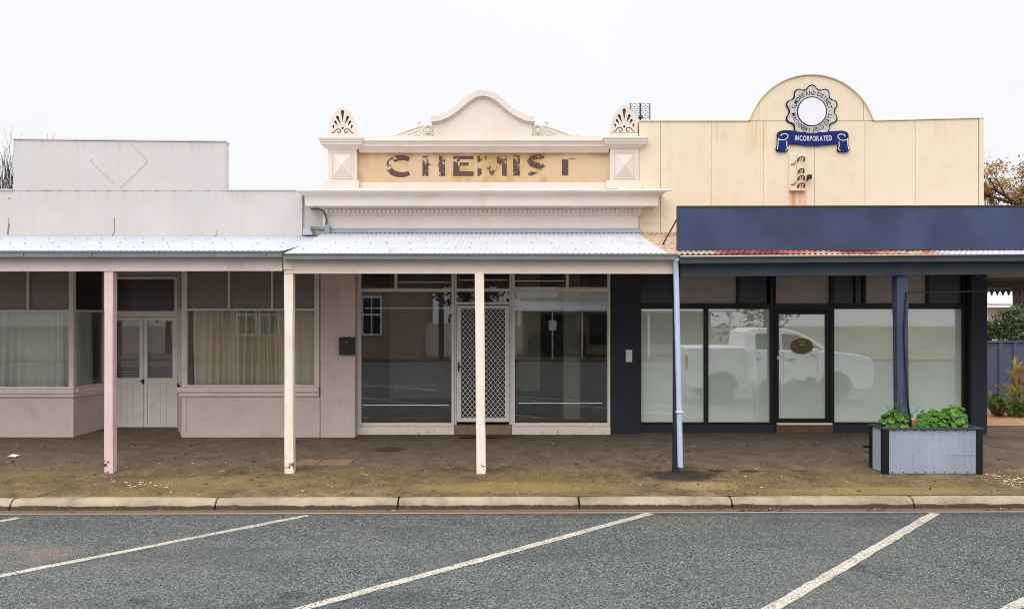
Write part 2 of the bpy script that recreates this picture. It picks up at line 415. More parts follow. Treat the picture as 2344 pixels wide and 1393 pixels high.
def pave():
    t = NT('mossy_bitumen_pavement')
    x, y, z = t.xyz()
    v = t.vor(75); sep = t.n('ShaderNodeSeparateColor'); t.L(v, sep.inputs[0])
    big = t.noise(.7, 6, .62); med = t.noise(3.2, 7, .65); fine = t.noise(26, 5, .7)
    inner = t.ramp(med, [(.3, C(96,82,71)), (.5, C(112,97,84)), (.7, C(128,113,98))])
    outer = t.ramp(med, [(.3, C(80,66,46,.85)), (.5, C(112,94,66,.9)), (.7, C(142,122,88,.9))])
    drip = t.rng(t.math('ADD', y, t.math('MULTIPLY', t.math('SUBTRACT', big, .5), 1.6)), 11.4, 12.3)
    c = t.mix(drip, outer, inner)
    moss = t.math('MULTIPLY', t.rng(t.math('ADD', big, t.math('MULTIPLY', t.math('SUBTRACT', fine, .5), .35)), .47, .66), t.rng(y, 11.3, 12.4, 1.0, 0.0))
    c = t.mix(t.math('MULTIPLY', moss, .6), c, C(130,110,56,.9))
    gn = t.noise(1.3, 5, .6, t.mapped((1,1,1), (17,3,5)))
    c = t.mix(t.math('MULTIPLY', t.rng(gn, .55, .75), .35), c, C(92,88,52))
    c = t.mix(t.math('MULTIPLY', t.rng(sep.outputs[0], .5, 1.0), .42), c, C(50,41,33))
    c = t.mix(t.math('MULTIPLY', t.rng(sep.outputs[1], .88, .92), .28), c, C(168,146,116))
    c = t.mix(t.math('MULTIPLY', t.rng(sep.outputs[2], .988, .992), .6), c, C(196,184,164))
    # wet dark patches round the downpipe outlet
    def blob(cx, cy, rx, ry, amt, col=C(46,40,38)):
        dx = t.math('DIVIDE', t.math('SUBTRACT', x, cx), rx); dy = t.math('DIVIDE', t.math('SUBTRACT', y, cy), ry)
        r = t.math('ADD', t.math('MULTIPLY', dx, dx), t.math('MULTIPLY', dy, dy))
        r = t.math('ADD', r, t.math('MULTIPLY', t.math('ADD', t.math('SUBTRACT', med, .5), t.math('MULTIPLY', t.math('SUBTRACT', fine, .5), .8)), 1.9))
        return t.mix(t.math('MULTIPLY', t.rng(r, .25, 1.15, 1.0, 0.0), amt), c, col)
    c = blob(2.42, 11.35, .66, .36, .88, C(56,48,44))
    c = blob(2.62, 10.84, .55, .24, .55, C(164,138,88))
    c = blob(2.98, 11.62, .17, .10, .85); c = blob(3.48, 11.62, .19, .11, .85); c = blob(4.12, 11.62, .11, .06, .7)
    c = blob(-1.75, 13.0, .28, .22, .65, C(58,48,42))
    c = blob(-.2, 13.95, .5, .12, .6, C(52,44,40))
    c = blob(.1, 10.75, 1.5, .30, .35, C(160,132,76)); c = blob(-3.6, 11.0, 1.3, .35, .25, C(156,132,84)); c = blob(4.9, 10.6, 1.4, .2, .35, C(160,134,80))
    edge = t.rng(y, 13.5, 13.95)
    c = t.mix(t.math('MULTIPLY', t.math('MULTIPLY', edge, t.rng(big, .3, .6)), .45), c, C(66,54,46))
    t.bump(t.math('ADD', t.noise(60, 4), t.math('MULTIPLY', med, 2.0)), .5, .008)
    return t.fin(c, .85, .25)
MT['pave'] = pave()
def kerbmat():
    t = NT('weathered_kerb_concrete')
    x, y, z = t.xyz()
    a = t.noise(2.2, 7, .65)
    c = t.ramp(a, [(.3, C(132,117,94,.78)), (.5, C(170,155,128,.8)), (.7, C(190,176,148,.8))])
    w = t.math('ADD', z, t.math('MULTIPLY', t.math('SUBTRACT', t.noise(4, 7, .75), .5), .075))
    c = t.mix(t.math('MULTIPLY', t.win(w, -.06, .066, .004), .92), c, t.mix(t.rng(z, .012, .024), C(104,88,74,.8), C(58,48,40,.8)))  # dark kerb foot: gutter shadow painted into the colour along with dirt stain
    c = t.mix(t.rng(z, .016, .010), c, C(120,100,84,.7)) if False else c
    c = t.mix(t.math('MULTIPLY', t.rng(t.noise(1.0, 5, .6, t.mapped((9,2,2))), .55, .75), .35), c, C(130,100,80))
    c = t.mix(t.math('MULTIPLY', t.rng(t.noise(60, 3), .5, .75), .3), c, C(120,104,90))
    ky = t.math('SUBTRACT', y, t.math('MULTIPLY', x, .010))
    c = t.mix(t.rng(ky, 10.064, 10.056), c, C(176,152,132,.85))
    t.bump(t.noise(55, 4), .35, .004)
    return t.fin(c, .85, .25)
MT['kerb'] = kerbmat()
MT['ground'] = paint('bare_ground', C(120,104,80,.8), var=.3, scale=.4, dirt=C(90,92,60), dirt_amt=.6, dscale=.6)
MT['path'] = paint('orange_gravel_path', C(196,150,112,.8), var=.15, scale=3, bump=.4)
MT['fence'] = paint('slate_blue_steel_fence', C(88,96,120,.85), var=.08, scale=1.5, dirt=C(60,60,66), dirt_amt=.35, bump=.05, rough=.5)
MT['brick'] = None
def brick():
    t = NT('pink_red_brick')
    sw = t.n('ShaderNodeCombineXYZ'); o = t.xyz(); t.L(o[0], sw.inputs[0]); t.L(o[2], sw.inputs[1])
    b = t.n('ShaderNodeTexBrick'); t.L(sw.outputs[0], b.inputs['Vector'])
    b.inputs['Scale'].default_value = 1.0; b.inputs['Brick Width'].default_value = .24; b.inputs['Row Height'].default_value = .086; b.inputs['Mortar Size'].default_value = .008
    b.inputs['Color1'].default_value = C(178,146,128,.95); b.inputs['Color2'].default_value = C(166,132,116,.95); b.inputs['Mortar'].default_value = C(176,160,146,.8)
    return t.fin(b.outputs[0], .9, .2)
MT['brick'] = brick()
MT['carwhite'] = flat('white_car_paint', C(240,240,242,.98), .25, .5, 0, .01)
MT['carglass'] = flat('dark_car_glass', C(36,40,44), .08, .6, 0, .01)
MT['tyre'] = flat('black_tyre', C(28,28,30), .85)
MT['lamp'] = flat('headlight_glass', C(200,204,208), .15, .6)
MT['leaf_ger'] = leafmat('geranium_leaf', C(64,120,34,.8), C(98,156,50,.85), C(128,178,70,.9), .5, .3)
MT['leaf_hedge'] = leafmat('hedge_leaf', C(38,52,30), C(66,84,48), C(120,130,96), .4, .15)
MT['leaf_autumn'] = leafmat('autumn_leaf', C(128,98,50), C(168,130,66), C(196,166,110), .7, .3)
MT['leaf_strap'] = leafmat('strap_leaf', C(66,86,44), C(104,122,60), C(150,150,84), .45, .2)
MT['leaf_red'] = leafmat('red_yellow_leaf', C(116,120,54), C(186,162,86), C(166,104,84), .45, .2)
MT['leaf_dead'] = leafmat('dry_leaf', C(70,50,40), C(118,88,66), C(190,160,128), .9, .1)
MT['petal'] = leafmat('pale_litter', C(186,176,130), C(214,206,176), C(230,226,206), .9, .1)
MT['white_metal'] = flat('white_painted_metal', C(236,238,240,.95), .5)
MT['paper'] = flat('white_paper', C(236,236,236), .8)

# ================================================================== the ground
FR = 13.95                                          # shop-front plane
m = MB(); m.quad((-150,-150,-.04),(150,-150,-.04),(150,9.5,-.04),(-150,9.5,-.04))
m.quad((-150,15.4,.36),(150,15.4,.36),(150,200,.36),(-150,200,.36)); m.quad((-150,9.5,-.04),(150,9.5,-.04),(150,15.4,.36),(-150,15.4,.36)); struct(m.build('ground', MT['ground'], norm=False))
m = MB(); m.quad((-70,-14,0),(70,-14,0),(70,KY(70)-.05,0),(-70,KY(-70)-.05,0)); struct(m.build('road', MT['road'], norm=False))
m = MB()
ys = [None, 11.0, 12.0, 13.0, 14.0, 14.9, 15.6]
for i in range(len(ys)-1):
    for xa, xb in [(-70+7*k, -63+7*k) for k in range(20)]:
        ya0 = KY(xa)+.16 if ys[i] is None else ys[i]; yb0 = KY(xb)+.16 if ys[i] is None else ys[i]
        m.quad((xa,ya0,G(ya0)),(xb,yb0,G(yb0)),(xb,ys[i+1],G(ys[i+1])),(xa,ys[i+1],G(ys[i+1])))
struct(m.build('pavement', MT['pave'], norm=False))
m = MB()
joints = [-60, -14, -10.1] + [X(p, 10.25) for p in (-420, 35, 498, 912, 1325, 1675, 2092, 2520)] + [10.2, 14, 60]
for a, b in zip(joints, joints[1:]):
    n = max(2, int((b-a)/.25)) if b-a < 6 else 2
    xs = [a+.011 + (b-a-.022)*k/n for k in range(n+1)]
    rs = []
    for x in xs:
        k = KY(x); w = random.uniform(-.004,.004)
        end = .02 if x in (xs[0], xs[-1]) else 0
        rs.append([(x,k-.0+w,-.03),(x,k+.012+w+end*.5,.05),(x,k+.035+w+end*.5,.098-end*.4),(x,k+.075+w,.128-end*.5),(x,k+.115,.139-end*.4),(x,k+.19,.140-end*.3),(x,k+.19,-.03)])
    m.rings(rs)
    m.hexa([(a,KY(a)-.13,-.03),(b,KY(b)-.13,-.03),(b,KY(b)+.03,-.03),(a,KY(a)+.03,-.03),(a,KY(a)-.13,.005),(b,KY(b)-.13,.005),(b,KY(b)+.03,.012),(a,KY(a)+.03,.012)])
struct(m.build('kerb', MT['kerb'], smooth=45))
def marking(x0, y0, x1, y1, w, nm='road_marking'):
    m = MB(); d = Vector((x1-x0, y1-y0)); L = d.length; d.normalize(); n = Vector((-d.y, d.x)); k = max(4, int(L/.12)); pr = None
    rnd = random.Random(int(abs(x0)*100))
    for i in range(k+1):
        p = Vector((x0, y0)) + d*L*i/k; off = rnd.uniform(-.004,.004); a = w/2+rnd.uniform(-.006,.006); b = w/2+rnd.uniform(-.006,.006)
        q = (p + n*(a+off), p - n*(b-off))
        if pr: m.quad((*pr[0],.004),(*pr[1],.004),(*q[1],.004),(*q[0],.004))
        pr = q
    return struct(m.build(nm, MT['line'], norm=False))
for (px0, py0, px1, py1, w) in ((705,1179,0,1318,.10), (1488,1174.5,690,1393,.105), (2141,1174,1765,1393,.115), (42,1185,-400,1265,.10), (2790,1173,2600,1260,.11)):
    d0 = F0*CAMZ/(py0-CY); d1 = F0*CAMZ/(py1-CY); xa, xb = X(px0,d0), X(px1,d1)
    k = (d0-.4)/(d0-d1)
    marking(xa, d0, xa+(xb-xa)*k, .4, w)
marking(-40, .3, 40, .3, .1)
for i in range(-4, 5): marking(i*4.1+1, -13.6, i*4.1+5.5, -9, .1)

# ================================================================== helpers for the shops
def frame2(o, d, s):                                # local u along d, y inward
    u = Vector((d[0], d[1], 0)).normalized(); nrm = Vector((-u.y, u.x, 0))*s
    return lambda p: Vector((o[0], o[1], 0)) + u*p.x + nrm*p.y + Vector((0,0,p.z))
def window_unit(root, T, u0, u1, z0, zt, z1, ups, fm, upper_mats, gm, jw=.07, rail=.05, umw=.035, low_mull=(), sill=None, y=0.0, name='window', uw=None):
    m = MB(); m.T = T
    m.box(u0,u0+jw,y,y+.09,z0,z1); m.box(u1-jw,u1,y,y+.09,z0,z1)
    m.box(u0+jw,u1-jw,y+.004,y+.086,zt,zt+rail); m.box(u0+jw,u1-jw,y+.004,y+.086,z0,z0+rail)
    for q in ups: m.box(q-umw/2,q+umw/2,y+.008,y+.08,zt+rail,z1)
    for q in low_mull: m.box(q[0],q[1],y+.006,y+.082,z0+rail,zt)
    w = m.build(name, fm, root, bevel=.004)
    ed = [u0+jw] + [v for q in low_mull for v in q] + [u1-jw]
    for a, b in zip(ed[0::2], ed[1::2]):
        p = MB(); p.T = T; p.quad((a,y+.05,z0+rail),(b,y+.05,z0+rail),(b,y+.05,zt),(a,y+.05,zt)); p.build('pane', gm, w, norm=False)
    ed = [u0+jw] + list(ups) + [u1-jw]
    for i, (a, b) in enumerate(zip(ed, ed[1:])):
        um = upper_mats[i % len(upper_mats)]
        p = MB(); p.T = T
        a2 = a + (umw/2 if i else 0); b2 = b - (umw/2 if i < len(ed)-2 else 0)
        p.quad((a2,y+.055,zt+rail),(b2,y+.055,zt+rail),(b2,y+.055,z1),(a2,y+.055,z1)); p.build('pane', um, w, norm=False)
    if sill:
        s = MB(); s.T = T
        for (a, b, za, zb, pr) in sill: s.box(a, b, -pr, .08, za, zb)
        s.build('sill', fm, w, bevel=.006)
    return w
def curtain(T, u0, u1, z0, z1, y, mat, label, amp=.035, seed=0):
    rnd = random.Random(seed); m = MB(); m.T = T; n = int((u1-u0)/.012); rows = 6; ph = 0; prof = []
    k1, k2 = rnd.uniform(0,6), rnd.uniform(0,6)
    gaps = [rnd.uniform(u0, u1) for _ in range(5)]
    for i in range(n+1):
        u = u0+(u1-u0)*i/n
        ph += .012*(44+20*math.sin(u*5+k1)+12*math.sin(u*13+k2))
        prof.append((u, amp*(math.sin(ph)+.4*math.sin(ph*2.3+1))*(.55+.45*math.sin(u*3+k2))))
    vs = []; fs = []
    for j in range(rows+1):
        t = j/rows
        for (u, d) in prof: vs.append((u+.012*math.sin(t*3+u*9), y+d*(1.0-.35*t), z0+(z1-z0)*t + (.006*math.sin(u*20) if j == 0 else 0)))
    for j in range(rows):
        for i in range(n): fs.append((j*(n+1)+i, j*(n+1)+i+1, (j+1)*(n+1)+i+1, (j+1)*(n+1)+i))
    m.add(vs, fs)
    return tag(m.build('curtain', mat, smooth=60, norm=False), label, 'curtain', 'curtains in the mauve shop windows')
ID = lambda p: p

# ================================================================== mauve shop
root = thing('shop_building', 'mauve rendered shop with blank stepped parapet, bay windows and panelled double door', 'shop', (-7.5, 14.2, .33))
xl = -13.0; xr = X(745, FR)
m = MB()
m.box(xl, X(692,FR), FR, FR+.2, 3.62, Z(437,FR))
m.box(X(692,FR)+.004, xr, FR+.05, FR+.2, 3.62, Z(437,FR))
m.beam(X(30,FR), X(515,FR), FR+.006, FR+.2, Z(436.3,FR), Z(320,FR), Z(436.6,FR), Z(325.5,FR))
m.beam(X(29,FR), X(516,FR), FR-.012, FR+.23, Z(319.6,FR), Z(316.6,FR), Z(325,FR), Z(322,FR))
m.box(xl, X(29.5,FR), FR-.015, FR+.23, Z(436.6,FR), Z(432.5,FR))
m.box(X(515.5,FR), X(700,FR), FR-.015, FR+.23, Z(436.8,FR), Z(434.0,FR))
m.mi = 1
def crack(pts, w=.006, y=FR-.003):
    for (a, b) in zip(pts, pts[1:]):
        ax, az, bx, bz = X(a[0],FR), Z(a[1],FR), X(b[0],FR), Z(b[1],FR)
        d = Vector((bx-ax, bz-az)).normalized()*w/2
        m.hexa([(ax-d.y,y,az+d.x),(ax+d.y,y,az-d.x),(ax+d.y,y+.01,az-d.x),(ax-d.y,y+.01,az+d.x),(bx-d.y,y,bz+d.x),(bx+d.y,y,bz-d.x),(bx+d.y,y+.01,bz-d.x),(bx-d.y,y+.01,bz+d.x)])
crack([(20,498),(20.5,515)], .008); crack([(19,512),(22,516),(19,522),(18,536)], .022); crack([(262,498),(261.5,530),(257,541)], .011); crack([(497,525),(496.5,538),(490,541)], .010)
m.mi = 2
crack([(275,431),(281,425)], .012, FR+.002); crack([(281,425),(305,402)], .006, FR+.002); crack([(306,402),(338,369),(322,351)], .008, FR+.002); crack([(322,351),(300,330)], .006, FR+.002)
crack([(207,369),(213,364)], .006, FR+.002); crack([(207,369),(240,400)], .003, FR+.002); crack([(240,400),(262,422)], .006, FR+.002)
m.mi = 1
for a in range(60, 505, 37): crack([(a,437.2),(a+random.uniform(8,26),437.4)], .006)
crack([(21,453),(22,456)], .02)
m.build('parapet', [MT['mauve'], MT['crack'], MT['seam']], root, bevel=.003)
# walls under the verandah
m = MB()
m.box(xl, xr, FR+.02, FR+.2, 3.15, 3.616)
bx, P2 = X(168,FR), (-7.05, 14.80)
m.box(xl, bx, FR, FR+.14, G(FR)-.12, Z(909,FR))
TA = frame2((bx, FR), (P2[0]-bx, P2[1]-FR), 1); LA = math.hypot(P2[0]-bx, P2[1]-FR)
m.T = TA; m.box(.0, LA, .0, .12, G(FR)-.12, Z(909,FR)); m.T = None
rx = X(416,FR); P3 = (-5.80, 14.80)
TB = frame2((rx, FR), (P3[0]-rx, P3[1]-FR), -1); LB = math.hypot(P3[0]-rx, P3[1]-FR)
m.box(rx, X(732,FR), FR, FR+.14, G(FR)-.12, Z(907,FR))
m.T = TB; m.box(0, LB, 0, .12, G(FR)-.12, Z(907,FR)); m.T = None
m.box(X(734,FR), X(813,FR), FR-.02, FR+.4, G(FR)-.12, 3.60)
for a, b in ((418,732),): m.box(X(a,FR), X(b,FR), FR-.012, FR, G(FR)-.05, Z(989,FR)); m.box(X(419,FR), X(427,FR), FR-.008, FR, Z(989,FR), Z(907,FR))
m.box(P2[0], P3[0], 14.86, 15.0, Z(632,14.8), 3.7)
m.box(xl-.2, xl, FR, 22, .2, 4.2); m.box(xl, xr, 22, 22.2, .2, 4.2)
m.build('wall', MT['mauve_wall'], root, bevel=.004)
m = MB(); m.box(xl, xr, FR+.22, 22, 3.72, 3.80); m.build('roof', MT['zinc'], root)
sf = FR
w = window_unit(root, ID and (lambda p: Vector((p.x, p.y+FR, p.z))), xl, bx, Z(890,FR), Z(714,FR), 3.16, [X(-140,FR), X(62,FR)], MT['mauve_trim'], [MT['panel_dark']], MT['glass'], jw=.06, rail=.04,
    sill=[(xl, bx+.03, Z(908,FR), Z(899,FR), .045), (xl, bx+.05, Z(899,FR), Z(889,FR), .085)], low_mull=((X(-160,FR),X(-152,FR)),))
w['label'] = 'wide bay window with pale green curtain'
window_unit(root, TA, .0, LA, Z(890,FR), Z(714,FR), 3.16, [], MT['mauve_trim'], [MT['panel_dark2']], MT['glass'], jw=.06, rail=.04,
    sill=[(.0, LA, Z(908,FR), Z(899,FR), .045), (.0, LA, Z(899,FR), Z(889,FR), .085)])
window_unit(root, lambda p: Vector((p.x, p.y+FR, p.z)), rx, X(731,FR), Z(886,FR), Z(711,FR), 3.16, [X(523,FR), X(622,FR)], MT['mauve_trim'], [MT['panel_dark']], MT['glass'], jw=.085, rail=.04,
    sill=[(rx-.03, X(731,FR), Z(906,FR), Z(896,FR), .045), (rx-.05, X(731,FR), Z(896,FR), Z(885,FR), .085)])
window_unit(root, TB, .0, LB, Z(886,FR), Z(711,FR), 3.16, [], MT['mauve_trim'], [MT['panel_dark2']], MT['glass'], jw=.06, rail=.04)
# door with fanlight
D = 14.80
m = MB()
x0, x1 = P2[0], P3[0]; dl, dm, dr = X(251,D), X(326.5,D), X(402,D)
m.box(x0, dl-.004, D, D+.1, .3, Z(634,D)); m.box(dr+.004, x1, D, D+.1, .3, Z(634,D))
m.box(dl-.004, dr+.004, D+.01, D+.09, Z(724,D), Z(711,D)); m.box(dl-.004, dr+.004, D+.01, D+.09, Z(639,D), Z(632,D))
m.box(dr-.03, dr+.0, D+.012, D+.08, Z(711,D), Z(639,D)); m.box(dl, dl+.03, D+.012, D+.08, Z(711,D), Z(639,D))
fr_ = m.build('door_frame', MT['frame_grey'], root, bevel=.006)
m = MB(); m.quad((dl+.03,D+.05,Z(711,D)),(dr-.03,D+.05,Z(711,D)),(dr-.03,D+.05,Z(639,D)),(dl+.03,D+.05,Z(639,D))); m.build('fanlight', MT['panel_dark2'], fr_, norm=False)
zb, zt_ = Z(982,D), Z(725,D)
for k, (a, b) in enumerate(((dl, dm-.003), (dm+.003, dr))):
    m = MB(); st = .068
    y0, y1 = D+.03, D+.075
    m.box(a, a+st, y0, y1, zb, zt_); m.box(b-st, b, y0, y1, zb, zt_)
    m.box(a+st, b-st, y0+.002, y1-.002, zb, Z(971,D)); m.box(a+st, b-st, y0+.002, y1-.002, Z(877,D), Z(865,D)); m.box(a+st, b-st, y0+.002, y1-.002, Z(734,D), zt_)
    nb = 4; ww = (b-a-2*st)/nb
    for q in range(nb): m.box(a+st+q*ww+.0012, a+st+(q+1)*ww-.0012, y0+.014, y1-.01, Z(971,D), Z(877,D))
    d = m.build('door', MT['frame_grey'], root, bevel=.003)
    m = MB(); m.quad((a+st,D+.05,Z(865,D)),(b-st,D+.05,Z(865,D)),(b-st,D+.05,Z(734,D)),(a+st,D+.05,Z(734,D))); m.build('pane', MT['glass'], d, norm=False)
    if k == 0:
        m = MB(); xh = dm-.005
        m.box(xh-.014, xh+.02, D+.018, D+.03, Z(879,D), Z(868,D)); m.tube([(xh,D+.03,Z(871,D)),(xh,D-.02,Z(871,D)),(xh-.03,D-.03,Z(872,D))], .012); m.build('handle', MT['blackplastic'], d)
m = MB()
bt = Z(734,D); bz = Z(868,D)
for k in range(1):
    m.box(dl+.05, dr-.05, D+.12, D+.13, Z(838,D), Z(728,D))
    for q in range(5): m.box(dl+.05, dr-.05, D+.112+.004*q, D+.132, Z(842+q*6,D)+.006, Z(837+q*6,D))
    for q in (768, 800): m.box(dl+.05, dr-.05, D+.115, D+.12, Z(q+1.5,D), Z(q,D))
tag(m.build('door_blind', MT['blind']), 'grey pleated blind behind the glass of the pale double door', 'blind')
m = MB(); m.box(x0, x1, D+.02, D+.12, .25, zb-.004); m.build('threshold', MT['mauve_wall'], root)
m = MB()
m.box(xl, xr-.1, 17.0, 17.05, .3, 3.6); m.box(xl, xr-.1, FR+.2, 17, .20, .345); m.box(xl, xr-.1, FR+.2, 17, 3.55, 3.61)
m.box(-7.25, -7.2, 15.0, 17, .4, 3.55); m.box(-5.65, -5.6, 15.0, 17, .4, 3.55); m.box(xr-.1, xr-.05, FR+.42, 17, .4, 3.55)
m.build('interior', MT['interior'], root)
TF = lambda p: Vector((p.x, p.y+FR, p.z))
curtain(TF, xl+.1, bx-.06, Z(889,FR), Z(700,FR), .30, MT['curtain2'], 'pale green sheer curtain filling the wide bay window at the pavement edge', .095, 3)
curtain(TA, .08, LA-.05, Z(889,FR), Z(700,FR), .26, MT['curtain2'], 'sheer curtain in the narrow angled side pane beside the pink post', .03, 5)
curtain(TF, rx+.1, X(722,FR), Z(886,FR), Z(700,FR), .28, MT['curtain'], 'beige sheer curtain in the window between the double door and the letterbox', .085, 9)
# letterbox
lb = thing('letterbox', 'black wall letterbox on the mauve pillar beside the shop window', 'letterbox', (X(793,FR), FR-.02, Z(812,FR)))
D = FR-.12; m = MB(); a, b = X(776,D), X(811,D)
m.box(a, b, D, FR-.022, Z(812,D), Z(776,D)); m.build('box_body', MT['blackplastic'], lb, bevel=.008)
m = MB(); m.hexa([(a-.006,D-.015,Z(778,D)),(b+.006,D-.015,Z(778,D)),(b+.006,FR-.022,Z(774,D)),(a-.006,FR-.022,Z(774,D)),(a-.006,D-.015,Z(776,D)),(b+.006,D-.015,Z(776,D)),(b+.006,FR-.022,Z(771,D)),(a-.006,FR-.022,Z(771,D))]); m.build('lid', MT['blackplastic'], lb, bevel=.003)
m = MB(); m.lathe([(.010,D-.006),(.010,D+.002)], (a+b)/2, Z(782,D), 12, 'y'); m.build('lock', MT['alu'], lb)

# ================================================================== chemist shop
root = thing('shop_building', 'ornate cream shop front with curved pediment and worn CHEMIST lettering', 'shop', (0, 14.2, .35))
xa, xb = X(745,FR), X(1462,FR)
m = MB()
m.box(xa, xb, FR, FR+.3, 3.20, Z(433,FR)); m.box(xa, xa+.2, FR+.3, 22, .3, 3.9); m.box(xb-.2, xb, FR+.3, 22, .3, 3.9); m.box(xa, xb, 22, 22.2, .3, 3.9)
m.box(X(813,14.2), X(820,14.2), 14.12, 14.35, .2, 3.196)
wall_ = m.build('wall', MT['cream'], root, bevel=.004)
m = MB(); m.box(xa+.2, xb-.2, FR+.3, 22, 3.66, 3.74); m.build('roof', MT['zinc'], root)
# main cornice
def ZD(y, p): return Z(y, FR-p)
m = MB()
pr = [(.004,494),(.02,493.5),(.022,490),(.05,489),(.05,477),(.07,476.5),(.075,474.5),(.10,473),(.14,471.2),(.19,470.6)]
m.molding(xa, xb, FR, FR+.28, [(p, ZD(y,p)) for p, y in pr] + [(.26, ZD(471.5,.26)), (.275, ZD(471,.275)), (.285, ZD(448,.285)), (.30, ZD(447.4,.3)), (.305, ZD(446.2,.305)), (.32, ZD(445.6,.32)), (.345, ZD(443,.345)), (.385, ZD(439.5,.385)), (.40, ZD(436.5,.4)), (.40, ZD(434.2,.4)), (.0, ZD(433.2,.385))])
m.mi = 0
x = xa+.02
while x < xb-.03:
    m.box(x, x+.038, FR-.085, FR-.045, ZD(487.5,.08), ZD(478.5,.08)); x += .0735
rnd = random.Random(4); m.mi = 1
for _ in range(70):
    px = rnd.choice([rnd.uniform(690,880), rnd.uniform(1080,1230), rnd.uniform(1440,1512), rnd.uniform(700,1500)])
    x = X(px, FR-.4); w = rnd.uniform(.04,.22); z = ZD(434.2,.4)
    m.hexa([(x,FR-.404,z-.008),(x+w,FR-.404,z-.01),(x+w,FR-.2,z),(x,FR-.2,z),(x+.01,FR-.400,z+.012),(x+w*.8,FR-.398,z+rnd.uniform(.012,.028)),(x+w,FR-.2,z+.02),(x,FR-.2,z+.014)])
m.build('cornice', [MT['cream'], MT['cream_post']], root, bevel=.003)
# attic storey
A = 14.05
m = MB()
m.box(X(745,A), X(1470,A), A, A+.28, Z(433.4,A)-.02, Z(417,A))
m.build('plinth_course', MT['cream'], root, bevel=.004)
m = MB(); m.box(X(815,A), X(1400,A), A+.05, A+.25, Z(417,A), Z(345,A)); sp = m.build('sign_panel', MT['ochre'], root)
m = MB()
xs0, xs1 = X(822,A), X(1393,A)
pr = [(.0,349),(.012,348.5),(.015,346.5),(.03,345.5),(.035,343),(.06,340.5),(.085,337.5),(.09,335),(.105,334.6),(.112,328),(.125,327.5),(.13,323.5),(.15,322.5),(.155,320.5),(.0,319.5)]
m.sweepx([(A-p, Z(y,A-p)) for p, y in pr] + [(A+.25, Z(319.5,A)), (A+.25, Z(349,A))], xs0, xs1)
m.box(xs0, xs1, A+.0, A+.25, Z(319.5,A)-.01, Z(311.5,A))
m.build('attic_cornice', MT['cream'], root, smooth=35)
def cutbool(o, cut, second):
    md = o.modifiers.new('cut', 'BOOLEAN'); md.operation = 'DIFFERENCE'; md.object = cut; md.solver = 'EXACT'; md.use_self = True
    dg = bpy.context.evaluated_depsgraph_get(); dg.update()
    me = bpy.data.meshes.new_from_object(o.evaluated_get(dg)); o.modifiers.remove(md)
    old = o.data
    if len(me.polygons) > 10: o.data = me
    bpy.data.objects.remove(cut)
